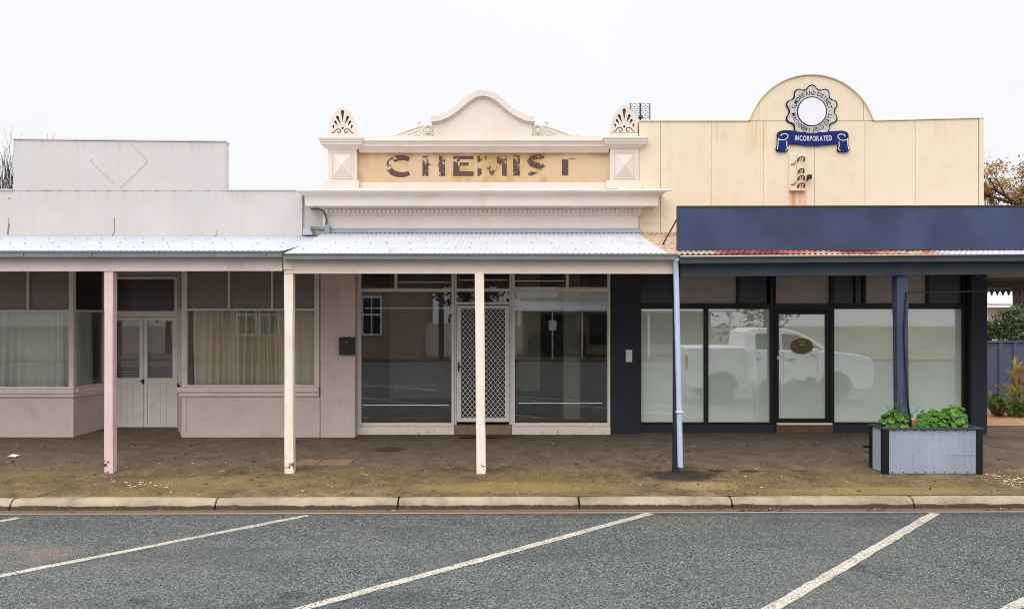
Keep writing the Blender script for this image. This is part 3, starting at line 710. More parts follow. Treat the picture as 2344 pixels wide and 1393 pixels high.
for cx in (783.5, 1429.5):
    left = cx < 1000; dy = 0 if left else -3.5
    m = MB(); B = 14.0
    m.box(X(cx-41.5,B), X(cx+38.5,B), B-.035, B+.28, Z(433,B), Z(413,B))
    m.box(X(cx-33,B), X(cx+33,B), B, B+.26, Z(413,B)+.0, Z(340,B))
    # diamond-pointed panel
    x0, x1, z0, z1 = X(cx-21.5,B), X(cx+21.5,B), Z(405,B), Z(352,B)
    for (a0,a1,b0,b1) in ((x0,x1,z0-.03,z0-.012),(x0,x1,z1+.012,z1+.03),(x0-.03,x0-.012,z0-.03,z1+.03),(x1+.012,x1+.03,z0-.03,z1+.03)): m.box(a0,a1,B-.012,B+.01,b0,b1)
    xm, zm = (x0+x1)/2, (z0+z1)/2
    m.add([(x0,B-.002,z0),(x1,B-.002,z0),(x1,B-.002,z1),(x0,B-.002,z1),(xm,B-.085,zm)], [(0,1,4),(1,2,4),(2,3,4),(3,0,4)])
    pr = [(.0,341.5),(.012,341),(.02,339),(.045,336),(.075,332.5),(.085,330.5),(.10,330),(.105,324.5),(.118,324),(.122,319),(.135,318.2),(.14,314.2),(.02,313.2)]
    m.molding(X(cx-33,B), X(cx+33,B), B, B+.26, [(p, Z(y+dy*.3,B-p)) for p, y in pr])
    ped = m.build('pedestal', MT['cream'], root, bevel=.003)
    m = MB(); y0 = B+.03; ty = 244+dy
    m.box(X(cx-32,B), X(cx+32,B), y0-.02, y0+.18, Z(313,B), Z(306+dy*.6,B))
    base = m.build('antefix_base', MT['cream'], root, bevel=.004)
    half = [(30.5,306),(30.2,296),(29.3,286),(27.6,277),(24.6,268),(20.4,260),(14.8,253),(9.0,247.6),(4,244.6),(0,243.6)]
    poly = [(cx-h, y+dy) for h, y in half] + [(cx+h, y+dy) for h, y in half[-2::-1]]
    m = MB(); m.prism([(X(p,B), Z(q,B)) for p, q in poly], y0, y0+.14)
    o = m.build('antefix', [MT['cream'], MT['groove']], root)
    c = MB(); c.mi = 1
    def zz(a, b): return (cx + (a-332)/6.332, 230 + b/6.332 + dy)
    def drop(hx, hy, r, tx, ty_):
        d = Vector((tx-hx, ty_-hy)); L = d.length; d.normalize(); nn = Vector((-d.y, d.x)); pts = []
        for k in range(9):
            a = math.pi*k/8; p = Vector((hx, hy)) + r*(nn*math.cos(a) - d*math.sin(a)); pts.append(p)
        pts.append(Vector((tx, ty_)) - nn*3); pts.append(Vector((tx, ty_)) + nn*3)
        c.prism([(X(u,B), Z(v,B)) for u, v in (zz(p.x, p.y) for p in pts)], y0-.05, y0+.03)
    drop(331, 158, 25, 332, 292)
    for sg in (-1, 1):
        f = lambda v: 332 + sg*(v-332)
        drop(f(258), 238, 21, f(297), 332); drop(f(226), 304, 18, f(253), 352); drop(f(197), 366, 14, f(207), 404)
        pth = [(172,462),(196,466),(215,446),(232,424),(256,408),(284,410),(303,428),(303,452),(284,468),(264,460),(262,444)]
        pth = [Vector((f(p[0]), p[1])) for p in pth]
        lft = []; rgt = []
        for i, p in enumerate(pth):
            d = (pth[min(i+1,len(pth)-1)]-pth[max(i-1,0)]).normalized(); nn = Vector((-d.y, d.x))*6.5
            lft.append(p+nn); rgt.append(p-nn)
        c.prism([(X(u,B), Z(v,B)) for u, v in (zz(p.x, p.y) for p in lft+rgt[::-1])], y0-.05, y0+.03)
    c.prism([(X(u,B), Z(v,B)) for u, v in (zz(*p) for p in ((332,376),(352,394),(332,418),(312,394)))], y0-.05, y0+.03)
    co = c.build('cutter', [MT['cream'], MT['groove']], None); cutbool(o, co, MT['groove'])
# pediment
cen = 1105.5
hp = [(0,208.5),(8,209),(16,210.8),(25,214.5),(34,220),(44,227.5),(54,236),(64,244.5),(74,252),(84,258),(94,262.6),(104,265.6),(112,267),(118.5,267.4)]
def off(h, y, k):
    i = [q[0] for q in hp].index(h); a = Vector(hp[max(i-1,0)]); b = Vector(hp[min(i+1,len(hp)-1)]); d = (b-a).normalized() if i else Vector((1,0)); nn = Vector((-d.y, d.x)); return (h+nn.x*k if h < 118 else h, y+nn.y*k)
low = [off(h, y, 12.5) for h, y in hp]
up_full = [(cen-h, y) for h, y in hp[::-1]] + [(cen+h, y) for h, y in hp[1:]]
lo_full = [(cen-h, y) for h, y in low[::-1]] + [(cen+h, y) for h, y in low[1:]]
B = 14.05
m = MB()
body = [(cen-112.5, 312), ] + [(max(min(p, cen+112.5), cen-112.5), q-1) for p, q in lo_full] + [(cen+112.5, 312)]
m.prism([(X(p,B), Z(q,B)) for p, q in body], B+.02, B+.24)
ped = m.build('pediment', MT['cream'], root)
m = MB(); m.strip([(X(p,B), Z(q,B)) for p, q in lo_full], [(X(p,B), Z(q,B)) for p, q in up_full], B-.05, B+.27)
lo2 = [(cen-h, y) for h, y in [off(h, y, 15.5) for h, y in hp][::-1]] + [(cen+h, y) for h, y in [off(h, y, 15.5) for h, y in hp][1:]]
m.strip([(X(min(max(p,cen-115),cen+115),B), Z(q,B)) for p, q in lo2], [(X(min(max(p,cen-115),cen+115),B), Z(q,B)) for p, q in lo_full], B-.015, B+.25)
m.build('coping', MT['cream'], root, smooth=35)
# scroll consoles
for sg in (-1, 1):
    def cp(a, b): q = 730+a/6.332; return (X(q if sg < 0 else 2*cen-q, B), Z(230+b/6.332, B))
    m = MB()
    m.prism([cp(*p) for p in ((1045,524),(1060,510),(1440,378),(1500,352),(1560,340),(1620,345),(1660,370),(1660,524))], B+.05, B+.2)
    m.tube([(cp(a,b)[0], B+.06, cp(a,b)[1]) for a, b in ((1040,508),(1120,484),(1220,448),(1340,404),(1440,370),(1500,352))], [.012,.02,.024,.026,.028,.03], 8)
    m.tube([(cp(a,b)[0], B+.06, cp(a,b)[1]) for a, b in ((1500,350),(1470,338),(1440,325),(1432,305),(1448,292),(1468,300),(1462,314))], .022, 8)
    m.tube([(cp(a,b)[0], B+.06, cp(a,b)[1]) for a, b in ((1045,506),(1015,505),(985,500),(980,488),(1000,484),(1030,488))], [.02,.02,.02,.016,.016,.012], 8)
    cxx, czz = cp(1580, 435)
    for r, tr in ((.087*1.08, .014), (.066, .012)):
        m.tube([(cxx+r*math.cos(2*math.pi*k/24), B+.048, czz+r*math.sin(2*math.pi*k/24)) for k in range(25)], tr, 8, False)
    for k in range(6): 
        a = k*math.pi/3; m.tube([(cxx+.012*math.cos(a), B+.03, czz+.012*math.sin(a)),(cxx+.042*math.cos(a), B+.04, czz+.042*math.sin(a))], [.012,.020], 8)
    m.lathe([(.0,B+.01),(.016,B+.02),(.02,B+.05)], cxx, czz, 12, 'y')
    for (p0, p1, p2) in (((1250,500),(1340,460),(1440,430)),((1300,512),(1380,490),(1450,455)),((1400,515),(1450,480),(1470,420)),((1330,470),(1380,440),(1470,405)),((1220,512),(1300,515),(1400,512))):
        m.tube([(cp(*q)[0], B+.052, cp(*q)[1]) for q in (p0,p1,p2)], [.008,.020,.010], 7)
    m.build('scroll_console', MT['cream'], root, smooth=50)
# painted letters, worn
def stroke_letter(m, pts, w, y0, y1, closed=False):
    n = len(pts); a = []; b = []
    for i, p in enumerate(pts):
        d = (Vector(pts[min(i+1,n-1)])-Vector(pts[max(i-1,0)])).normalized(); nn = Vector((-d.y, d.x))
        ww = w(i/(n-1)) if callable(w) else w
        q = Vector(p)+nn*ww/2; r = Vector(p)-nn*ww/2; a.append((X(q.x,A+.05), Z(q.y,A+.05))); b.append((X(r.x,A+.05), Z(r.y,A+.05)))
    m.strip(a, b, y0, y1)
y0, y1 = A+.047, A+.0495
m = MB()
def rc(xa_, xb_, ya_, yb_): m.box(X(xa_,A+.05), X(xb_,A+.05), y0, y1, Z(yb_,A+.05), Z(ya_,A+.05))
stroke_letter(m, [(921+29*math.cos(a)-2, 380.5+19.5*math.sin(a)) for a in [R(-52-256*k/24) for k in range(25)]], lambda t: 10+4*math.sin(math.pi*t), y0, y1)
m.build('letter', MT['letter'], root); m = MB()
rc(967,981,357,403); rc(1005,1019,357,403); rc(981,1005,375,381)
m.build('letter', MT['letter'], root); m = MB()
rc(1037.5,1052,357,403); rc(1052,1084,357,364.5); rc(1052,1073,372,379.5); rc(1052,1084,392,403)
m.build('letter', MT['letter'], root); m = MB()
rc(1093,1103,357,403); rc(1149,1160,357,403)
m.prism([(X(p,A+.05),Z(q,A+.05)) for p,q in ((1103,357),(1113,357),(1126,386),(1126,403),(1103,372))], y0, y1); m.prism([(X(p,A+.05),Z(q,A+.05)) for p,q in ((1149,357),(1149,372),(1126.4,403),(1126.4,386),(1139,357))], y0, y1)
m.build('letter', MT['letter'], root); m = MB()
rc(1174.5,1190,356,402)
m.build('letter', MT['letter'], root); m = MB()
sp_ = [(1246,361),(1238,358.5),(1228,358.5),(1217,362),(1212.5,368.5),(1217,375),(1228,378.5),(1240,382),(1247,388),(1245,395),(1236,399.5),(1226,400),(1216,398),(1210,394)]
stroke_letter(m, sp_, lambda t: 10+4*math.sin(math.pi*t), y0, y1)
m.build('letter', MT['letter'], root); m = MB()
rc(1274,1320,357,365); rc(1286,1301,365,402)
m.build('letter', MT['letter'], root)
# flashing over the verandah roof
m = MB(); m.sweepx([(FR-.002,Z(522.5,FR)),(FR-.02,Z(523.5,FR)),(FR-.09,Z(532,FR)),(FR-.09,Z(534,FR)),(FR-.002,Z(527,FR))], X(757,FR), X(1466,FR)); m.build('flashing', MT['lead'], root)
# ground floor glazing
W = 14.2
def alu_window(px0, px1, mull, label, bars, sillz):
    m = MB(); a, b = X(px0,W), X(px1,W); zt = 3.19
    m.box(a, X(px0+6.5,W), W, W+.1, Z(975,W), zt); m.box(X(px1-6.5,W), b, W, W+.1, Z(975,W), zt)
    m.box(X(px0+6.5,W), X(px1-6.5,W), W+.004, W+.096, Z(667.5,W), Z(660.5,W)); m.box(X(px0+6.5,W), X(px1-6.5,W), W+.004, W+.096, Z(975,W), Z(967.5,W))
    m.box(X(mull-3,W), X(mull+3,W), W+.008, W+.09, Z(660.5,W), zt)
    w = m.build('window', MT['alu'], root, bevel=.003)
    m = MB(); m.quad((X(px0+6.5,W),W+.05,Z(967.5,W)),(X(px1-6.5,W),W+.05,Z(967.5,W)),(X(px1-6.5,W),W+.05,Z(667.5,W)),(X(px0+6.5,W),W+.05,Z(667.5,W))); m.build('pane', MT['shop_glass'], w, norm=False)
    for p0, p1 in ((px0+6.5,mull-3),(mull+3,px1-6.5)):
        m = MB(); m.quad((X(p0,W),W+.05,Z(660.5,W)),(X(p1,W),W+.05,Z(660.5,W)),(X(p1,W),W+.05,zt),(X(p0,W),W+.05,zt)); m.build('pane', MT['shop_glass'], w, norm=False)
    for (p0, p1, yy, hh) in bars:
        m = MB(); m.box(X(p0,W), X(p1,W), W+.012, W+.034, Z(yy+hh,W), Z(yy,W)); m.build('rail', MT['white_bar'], w)
    m = MB(); m.box(a-.0, b+.0, W-.03, W+.1, G(W)-.12, Z(976,W)); m.build('sill', MT['cream_post'], w, bevel=.006)
    return w
alu_window(820, 1040, 906, '', ((835,1027,704.5,1.6),(828,1027,926,1.6),(912,1030,645,1.5)), 0)
alu_window(1172, 1397, 1299, '', ((1180,1372,701.5,1.6),(1187,1378,921.5,1.6),(1178,1292,642,1.5)), 0)
m = MB(); zt = 3.19
m.box(X(1040,W)+.003, X(1045,W), W+.02, W+.09, Z(972,W), zt); m.box(X(1166,W), X(1172,W)-.003, W+.02, W+.09, Z(972,W), zt)
for (a, b) in ((660,667),(691,697)): m.box(X(1045,W), X(1166,W), W+.024, W+.086, Z(b,W), Z(a,W))
df = m.build('door_frame', MT['alu'], root, bevel=.003)
for a, b in ((625,660),(667,691)):
    m = MB(); m.quad((X(1045,W),W+.06,Z(b,W)),(X(1166,W),W+.06,Z(b,W)),(X(1166,W),W+.06,Z(a,W) if a > 630 else zt),(X(1045,W),W+.06,Z(a,W) if a > 630 else zt)); m.build('pane', MT['shop_glass'], df, norm=False)
m = MB(); m.box(X(1050,W), X(1160,W), W+.03, W+.04, Z(641.5,W), Z(640,W)); m.build('rail', MT['white_bar'], df)
m = MB(); a, b, c_, d_ = X(1046,W), X(1165,W), Z(965,W), Z(699,W); fw = X(1053,W)-X(1044,W)
m.box(a, a+fw, W-.0, W+.03, c_, d_); m.box(b-fw, b, W-.0, W+.03, c_, d_); m.box(a+fw, b-fw, W+.002, W+.028, c_, c_+fw*1.0); m.box(a+fw, b-fw, W+.002, W+.028, d_-fw*.8, d_)
door = m.build('door', MT['alu'], root, bevel=.003)
door['label'] = 'silver security door with diamond mesh'
m = MB(); u0, u1, v0, v1 = a+fw-.004, b-fw+.004, c_+fw-.004, d_-fw*.8+.004
px_, pz_ = .0795, .094
def clipline(x, z, dx, dz):
    t0, t1 = -1e9, 1e9
    for p, d, lo, hi in ((x,dx,u0,u1),(z,dz,v0,v1)):
        ta, tb = (lo-p)/d, (hi-p)/d
        if ta > tb: ta, tb = tb, ta
        t0, t1 = max(t0,ta), min(t1,tb)
    return (t0, t1) if t1 > t0 else None
for sg in (-1, 1):
    for k in range(-40, 60):
        r = clipline(u0 + k*px_, v0, px_, sg*pz_)
        if not r: continue
        p = Vector((u0+k*px_+r[0]*px_, v0+r[0]*sg*pz_)); q = Vector((u0+k*px_+r[1]*px_, v0+r[1]*sg*pz_)); d = (q-p)
        if d.length < .01: continue
        d.normalize(); h = Vector((-d.y, d.x))*.0034; yy = W+.010+(.004 if sg > 0 else 0)
        m.hexa([(p.x+h.x,yy,p.y+h.y),(p.x-h.x,yy,p.y-h.y),(p.x-h.x,yy+.0035,p.y-h.y),(p.x+h.x,yy+.0035,p.y+h.y),(q.x+h.x,yy,q.y+h.y),(q.x-h.x,yy,q.y-h.y),(q.x-h.x,yy+.0035,q.y-h.y),(q.x+h.x,yy+.0035,q.y+h.y)])
m.build('mesh_screen', MT['mesh'], door)
m = MB(); xh = a+.028; m.box(xh-.012, xh+.014, W-.012, W, Z(850,W), Z(829,W)); m.tube([(xh,W-.01,Z(838,W)),(xh,W-.045,Z(838,W)),(xh+.06,W-.05,Z(838,W))], .011); m.build('handle', MT['blackplastic'], door)
m = MB(); m.box(X(1046,W), X(1166,W), W+.07, W+.09, Z(968,W), Z(698,W)); m.build('inner_door', MT['panel_dark2'], df)
m = MB(); m.box(X(1040,W)+.004, X(1172,W)-.004, W-.01, W+.4, G(W)-.1, Z(972.5,W)); m.build('step', MT['concrete_lid'], root, bevel=.006)
m = MB()
xi0, xi1 = X(815,14.3), X(1398,14.3)
m.box(xi0, xi1, 18.5, 18.6, .3, 3.5); m.box(xi0-.1, xi0, W+.12, 18.6, .3, 3.5); m.box(xi1, xi1+.1, W+.12, 18.6, .3, 3.5); m.box(xi0, xi1, W+.1, 18.6, 3.4, 3.5)
m.box(xi0+.35, -.75, 16.0, 16.1, .44, 3.4)
m.build('interior', MT['interior'], root)
m = MB(); m.box(xi0, xi1, W+.1, 18.6, .2, .44); m.box(xi0+.4, -.8, 14.9, 15.95, .44, .80); m.build('interior_floor', MT['carpet'], root)
m = MB(); m.box(1.15, 1.46, 15.6, 15.9, .44, 3.4); m.box(.3, .75, 16.4, 16.5, .9, 3.2); m.build('interior_column', MT['pale_inside'], root)
m = MB(); D = 13.95; m.beam(X(1052,D), X(1130,D), 13.82, 14.12, G(13.97)+.0, G(13.97)+.016, G(13.97)+.0, G(13.97)+.016); tag(m.build('doormat', MT['blackplastic']), 'thin black doormat lying in front of the security mesh door', 'doormat')

# ================================================================== cream clad shop with the blue front
root = thing('shop_building', 'cream clad shop with arched parapet above a navy and black glazed front', 'shop', (5.2, 14.4, .35))
P = 14.02; xa, xb = X(1463,P), X(2251,P)
g_ = 0
seams = [1463, 1512, 1628, 1747, 1865, 1980, 2095, 2240]
def topy(px): return 277 + (0 if px < 1860 else (px-1990)/260*-6.5 if px > 1990 else -.0)
m = MB(); g = .0028
for a, b in zip(seams, seams[1:]):
    x0, x1 = X(a,P)+g, X(b,P)-g
    lo = 3.3
    if b < 1600:
        m.box(x0, x1, P, P+.03, 3.3, Z(511,P)-g); lo = Z(511,P)+g
    m.beam(x0, x1, P, P+.03, lo, Z(topy(a)+1,P), lo, Z(topy(b)+1,P))
cx_, r_ = 1856.5, 147.5; cyy = 172+r_
def archy(px): return cyy - math.sqrt(max(r_*r_-(px-cx_)**2, 0))
for a, b in ((1716,1737),(1738,1976),(1977,1997)):
    n = 24; ps = [a+(b-a)*k/n for k in range(n+1)]
    m.prism([(X(p,P), Z(min(archy(p),276),P)) for p in ps] + [(X(b,P), Z(276.6,P)), (X(a,P), Z(276.6,P))], P, P+.03)
m.beam(X(2241,P), xb, P-.012, P+.2, 3.3, Z(271.5,P), 3.3, Z(271.3,P))
m.build('parapet', MT['cladding'], root, bevel=.002)
m = MB(); m.box(xa, xb-.01, P+.032, P+.2, 3.3, Z(281,P)); n = 30
ps = [1718+(1995-1718)*k/n for k in range(n+1)]
m.prism([(X(p,P), Z(archy(p)+3,P)) for p in ps] + [(X(1995,P), Z(282,P)), (X(1718,P), Z(282,P))], P+.032, P+.18)
m.build('backing_wall', flat('seam_tan', C(196,164,122), .9), root)
m = MB()
for a, b in ((1463,1714),(1999,2251)): m.beam(X(a,P), X(b,P), P-.02, P+.24, Z(topy(a)+.4,P), Z(topy(a)-1.2,P), Z(topy(b)+.4,P), Z(topy(b)-1.2,P))
n = 36; an = [R(197.2)+(R(343)-R(197.2))*k/n for k in range(n+1)]
m.strip([(X(cx_+(r_-.2)*math.cos(q),P), Z(cyy+(r_-.2)*math.sin(q),P)) for q in an], [(X(cx_+(r_+2.3)*math.cos(q),P), Z(cyy+(r_+2.3)*math.sin(q),P)) for q in an], P-.03, P+.22)
m.build('coping', MT['cladding'], root, smooth=30)
W2 = 14.35
m = MB()
m.box(X(1398.5,W), X(1465,W2), 14.22, 14.6, .2, 3.30)
m.box(X(2214,W2), X(2250,W2), 14.22, 14.7, .2, 3.30)
m.box(X(1465,W2), X(1775,W2), W2-.01, W2+.2, .2, Z(971,W2)); m.box(X(1902,W2), X(2214,W2), W2-.01, W2+.2, .2, Z(971,W2))
m.box(xa, xb, P+.04, 14.7, 3.16, 3.60); m.box(xb-.2, xb-.02, 14.7, 22, .3, 4.2); m.box(xa, xb-.02, 22, 22.2, .3, 4.2)
m.build('wall', MT['navy'], root, bevel=.004)
m = MB(); m.box(xa, xb-.2, 14.3, 22, 3.70, 3.78); m.build('roof', MT['zinc'], root)
def black_window(p0, p1, mid, uppers, lab):
    m = MB(); zt = 3.20; a, b = X(p0,W2), X(p1,W2); y = W2
    m.box(a, X(p0+6,W2) if p0 > 1470 else X(1468,W2), y, y+.1, Z(970.5,W2), zt)
    m.box(X(p1-10,W2), b, y, y+.1, Z(970.5,W2), zt)
    i0, i1 = X(p0+6,W2) if p0 > 1470 else X(1468,W2), X(p1-10,W2)
    m.box(i0, i1, y+.003, y+.097, Z(707,W2), Z(694,W2)); m.box(i0, i1, y+.003, y+.097, Z(970.5,W2), Z(966,W2))
    m.box(X(mid[0],W2), X(mid[1],W2), y+.005, y+.095, Z(966,W2), Z(707,W2))
    for u, v in zip(uppers, uppers[1:]): m.box(X(u[1],W2), X(v[0],W2), y+.005, y+.095, Z(694,W2), zt)
    w = m.build('window', MT['black'], root, bevel=.003)
    for u, v in ((i0, X(mid[0],W2)), (X(mid[1],W2), i1)):
        m = MB(); m.quad((u,y+.05,Z(966,W2)),(v,y+.05,Z(966,W2)),(v,y+.05,Z(707,W2)),(u,y+.05,Z(707,W2))); m.build('pane', MT['film'], w, norm=False)
    for (u, v, mm) in uppers:
        m = MB(); m.quad((X(u,W2),y+.05,Z(694,W2)),(X(v,W2),y+.05,Z(694,W2)),(X(v,W2),y+.05,zt),(X(u,W2),y+.05,zt)); m.build('pane', MT[mm], w, norm=False)
black_window(1464, 1773, (1612,1622), [(1468,1540,'panel_navy2'),(1548,1687,'panel_navy'),(1693,1757,'panel_navy2')], '')
black_window(1904, 2214, (2050,2064), [(1911,1957,'panel_navy2'),(1960,1976,'panel_navy2'),(1983,2060,'panel_navy'),(2068,2122,'panel_navy'),(2128,2206,'panel_navy2')], '')
m = MB(); y = W2
m.box(X(1773.5,W2), X(1776,W2), y-.01, y+.1, Z(968,W2), 3.2); m.box(X(1900,W2), X(1903.5,W2), y-.01, y+.1, Z(968,W2), 3.2); m.box(X(1776,W2), X(1900,W2), y-.007, y+.095, Z(710,W2), Z(695,W2))
df = m.build('door_frame', MT['black'], root, bevel=.003)
m = MB(); m.quad((X(1776,W2),y+.05,Z(695,W2)),(X(1900,W2),y+.05,Z(695,W2)),(X(1900,W2),y+.05,3.2),(X(1776,W2),y+.05,3.2)); m.build('fanlight', MT['panel_navy'], df, norm=False)
m = MB(); m.box(X(1777,W2), X(1783,W2), y+.0, y+.05, Z(966,W2), Z(711,W2)); m.box(X(1890,W2), X(1899,W2), y+.0, y+.05, Z(966,W2), Z(711,W2)); m.box(X(1783,W2), X(1890,W2), y+.003, y+.047, Z(966,W2), Z(957,W2)); m.box(X(1783,W2), X(1890,W2), y+.003, y+.047, Z(719,W2), Z(711,W2))
door = m.build('door', MT['black'], root, bevel=.003)
m = MB(); m.quad((X(1783,W2),y+.03,Z(957,W2)),(X(1890,W2),y+.03,Z(957,W2)),(X(1890,W2),y+.03,Z(719,W2)),(X(1783,W2),y+.03,Z(719,W2))); m.build('pane', MT['film'], door, norm=False)
m = MB(); ell = lambda rx_, ry_: [(X(1836+rx_*math.cos(2*math.pi*k/40),W2), Z(792+ry_*math.sin(2*math.pi*k/40),W2)) for k in range(40)]
m.prism(ell(28,19.6), y+.026, y+.0285); m.mi = 1; m.prism(ell(26,17.8), y+.0235, y+.026); m.mi = 2
for (u0_, u1_, v) in ((1828,1846,781),(1831,1843,786),(1833,1841,789.5)): m.box(X(u0_,W2), X(u1_,W2), y+.0215, y+.0235, Z(v+.8,W2), Z(v-.8,W2))
m.build('oval_sticker', [flat('sticker_cream', C(206,200,160)), flat('sticker_olive', C(112,106,70)), flat('sticker_mark', C(176,168,128))], door)
m = MB(); m.box(X(1778,W2), X(1781,W2), y-.03, y+.0, Z(822,W2), Z(814,W2)); m.build('handle', MT['alu'], door)
m = MB(); m.box(X(1778,W2), X(1903,W2), y-.05, y+.06, Z(971,W2), Z(967,W2)); m.build('threshold', MT['cream_post'], root)
m = MB(); m.box(X(1776,W2), X(1905,W2), y-.04, y+.2, .2, Z(971.5,W2)); m.build('step', paint('brown_brick_step', C(104,78,66), var=.2, scale=9), root)
m = MB(); m.tube([(X(2254,14.3),14.35,.3),(X(2254,14.3),14.35,Z(815,14.3))], .020, 10); m.tube([(X(2253.5,14.3),14.35,Z(815,14.3)),(X(2253.5,14.3),14.35,Z(655,14.3))], .028, 10)
m.build('downpipe', MT['white_metal'], root, smooth=50)
# meter plate
pl = thing('wall_plate', 'small scratched silver metal plate on the navy pillar between the shop fronts', 'plate', (X(1439.5,14.2), 14.2, Z(828,14.2)))
m = MB(); m.box(X(1432.5,14.2), X(1447,14.2), 14.19, 14.218, Z(828,14.2), Z(800,14.2)); m.build('plate_body', MT['alu'], pl, bevel=.004)
m = MB(); m.box(X(1437,14.2), X(1442,14.2), 14.186, 14.19, Z(812,14.2), Z(808,14.2)); m.build('button', MT['frame_grey'], pl)

# emblem sign
E = P-.012
em = thing('emblem_sign', 'round toothed emblem sign with blue ribbon on the arched cream parapet', 'sign', (X(1858,E), E, Z(349,E)))
ecx, ecy = 1857.8, 255.5
def gear(k, nn=240):
    pts = []
    for i in range(nn):
        a = 2*math.pi*i/nn; c = math.cos(10*(a-math.pi/2)); s_ = (abs(c)**.75)*(1 if c > 0 else -1)
        r = 55.2 + 4.4*s_ + k; pts.append((X(ecx+r*math.cos(a),E), Z(ecy-r*math.sin(a),E)))
    return pts
def disc(r, nn=64): return [(X(ecx+r*math.cos(2*math.pi*i/nn),E), Z(ecy+.3-r*math.sin(2*math.pi*i/nn),E)) for i in range(nn)]
m = MB(); m.prism(gear(1.9), E-.012, E+.01); m.mi = 1; m.prism(gear(-1.2), E-.015, E-.012); m.mi = 0; m.prism(disc(34.2), E-.018, E-.015)
gearm = m
m = MB(); m.prism(disc(31.8), E-.021, E-.018); m.build('blank_disc', MT['signwhite'], em)
def glyph(ch, off_=0.0):
    cu = bpy.data.curves.new('glyph', 'FONT'); cu.body = ch; cu.size = 1.0; cu.offset = off_; cu.resolution_u = 3
    ob = bpy.data.objects.new('glyph', cu); COL.objects.link(ob)
    dg = bpy.context.evaluated_depsgraph_get(); me = bpy.data.meshes.new_from_object(ob.evaluated_get(dg))
    vs = [v.co.copy() for v in me.vertices]; fs = [tuple(p.vertices) for p in me.polygons]
    bpy.data.objects.remove(ob); bpy.data.curves.remove(cu); bpy.data.meshes.remove(me)
    return vs, fs
GC = {}
def gl(ch):
    if ch not in GC: GC[ch] = glyph(ch, .010)
    return GC[ch]
UP = gl('E'); CAPH = max(v.y for v in UP[0])
def arc_text(m, txt, r, a0, a1, h, y, top=True):
    ws = [(.34 if c == ' ' else (max(v.x for v in gl(c)[0])-min(v.x for v in gl(c)[0]))+.13) for c in txt]; tot = sum(ws)
    acc = 0
    for c, w in zip(txt, ws):
        mid = acc + w/2; acc += w
        if c == ' ': continue
        a = R(a0+(a1-a0)*mid/tot); vs, fs = gl(c); xm = (max(v.x for v in vs)+min(v.x for v in vs))/2
        s_ = h/CAPH; sx = abs(R(a1-a0))*r/tot
        t = a - math.pi/2 if top else a + math.pi/2
        ux, uy = math.cos(t), math.sin(t); vx, vy = -uy, ux
        out = []
        for v in vs:
            lx, ly = (v.x-xm)*sx, (v.y-CAPH/2)*s_
            rx_ = r*math.cos(a)+ux*lx+vx*ly; ry_ = r*math.sin(a)+uy*lx+vy*ly
            out.append((X(ecx+rx_,E), y, Z(ecy-ry_,E)))
        m.add(out, fs)
m = gearm; m.mi = 0
arc_text(m, 'ELMORE AND DISTRICT', 42.2, 171, 8, 9.6, E-.0165)
arc_text(m, 'MACHINERY FIELD DAYS', 42.2, 184, 354, 9.6, E-.0165, False)
for a in (177.5, 1.0): arc_text(m, '-', 42.2, a+3, a-3, 10.5, E-.0165)
m.build('gear_plate', [MT['ink'], MT['gear']], em)
m = MB()
def q(px, py): return (1700+px*.22973, 150+py*.22973)
def PQ(pts): return [(X(a,E), Z(b,E)) for a, b in (q(*p) for p in pts)]
band_t = [(395,652),(450,652),(510,656),(560,668),(620,676),(680,678),(740,676),(800,671),(860,664),(920,658),(990,655)]
band_b = [(395,740),(440,784),(510,786),(560,790),(620,797),(680,801),(740,800),(800,796),(860,790),(920,786),(990,745)]
m.strip(PQ([(p[0], p[1]-3) for p in band_t]), PQ([(p[0], p[1]+3) for p in band_b]), E-.026, E-.018); 
for mir in (0, 1):
    fx = lambda p: (1386-p[0], p[1]+4) if mir else p
    m.prism(PQ([fx(p) for p in [(338,700),(342,675),(360,660),(395,651),(430,656),(447,680),(449,712),(441,745),(440,790),(449,842),(440,858),(390,862),(345,858),(326,844),(332,815),(340,770)]]), E-.030, E+.0)
m.mi = 1
m.strip(PQ([(p[0], p[1]) for p in band_t]), PQ([(p[0], p[1]) for p in band_b]), E-.029, E-.0261)
for mir in (0, 1):
    fx = lambda p: (1386-p[0], p[1]+4) if mir else p
    m.prism(PQ([fx(p) for p in [(342,702),(346,678),(363,664),(395,655),(428,660),(443,682),(445,712),(437,745),(436,790),(445,840),(437,853),(390,857),(347,853),(331,842),(336,815),(344,770)]]), E-.0325, E-.0301)
m.mi = 2
def wl(pts, w=5):
    a = []; b = []
    for i, p in enumerate(pts):
        d = (Vector(pts[min(i+1,len(pts)-1)])-Vector(pts[max(i-1,0)])).normalized(); nn = Vector((-d.y,d.x))*w/2
        a.append(Vector(p)+nn); b.append(Vector(p)-nn)
    m.strip(PQ(a), PQ(b), E-.0345, E-.0326)
for mir in (0, 1):
    fx = lambda p: (1386-p[0], p[1]+4) if mir else p
    wl([fx(p) for p in [(345,728),(362,742),(395,747),(425,738),(445,715),(443,695),(425,684),(400,684),(380,692),(372,708)]], 8)
    wl([fx(p) for p in [(347,738),(347,770),(343,815),(337,838)]], 7); wl([fx(p) for p in [(434,755),(432,800),(440,832),(420,850)]], 7)
ink_ = 'INCORPORATED'; ws = [(max(v.x for v in gl(c)[0])-min(v.x for v in gl(c)[0]))+.13 for c in ink_]; tot = sum(ws); acc = 0
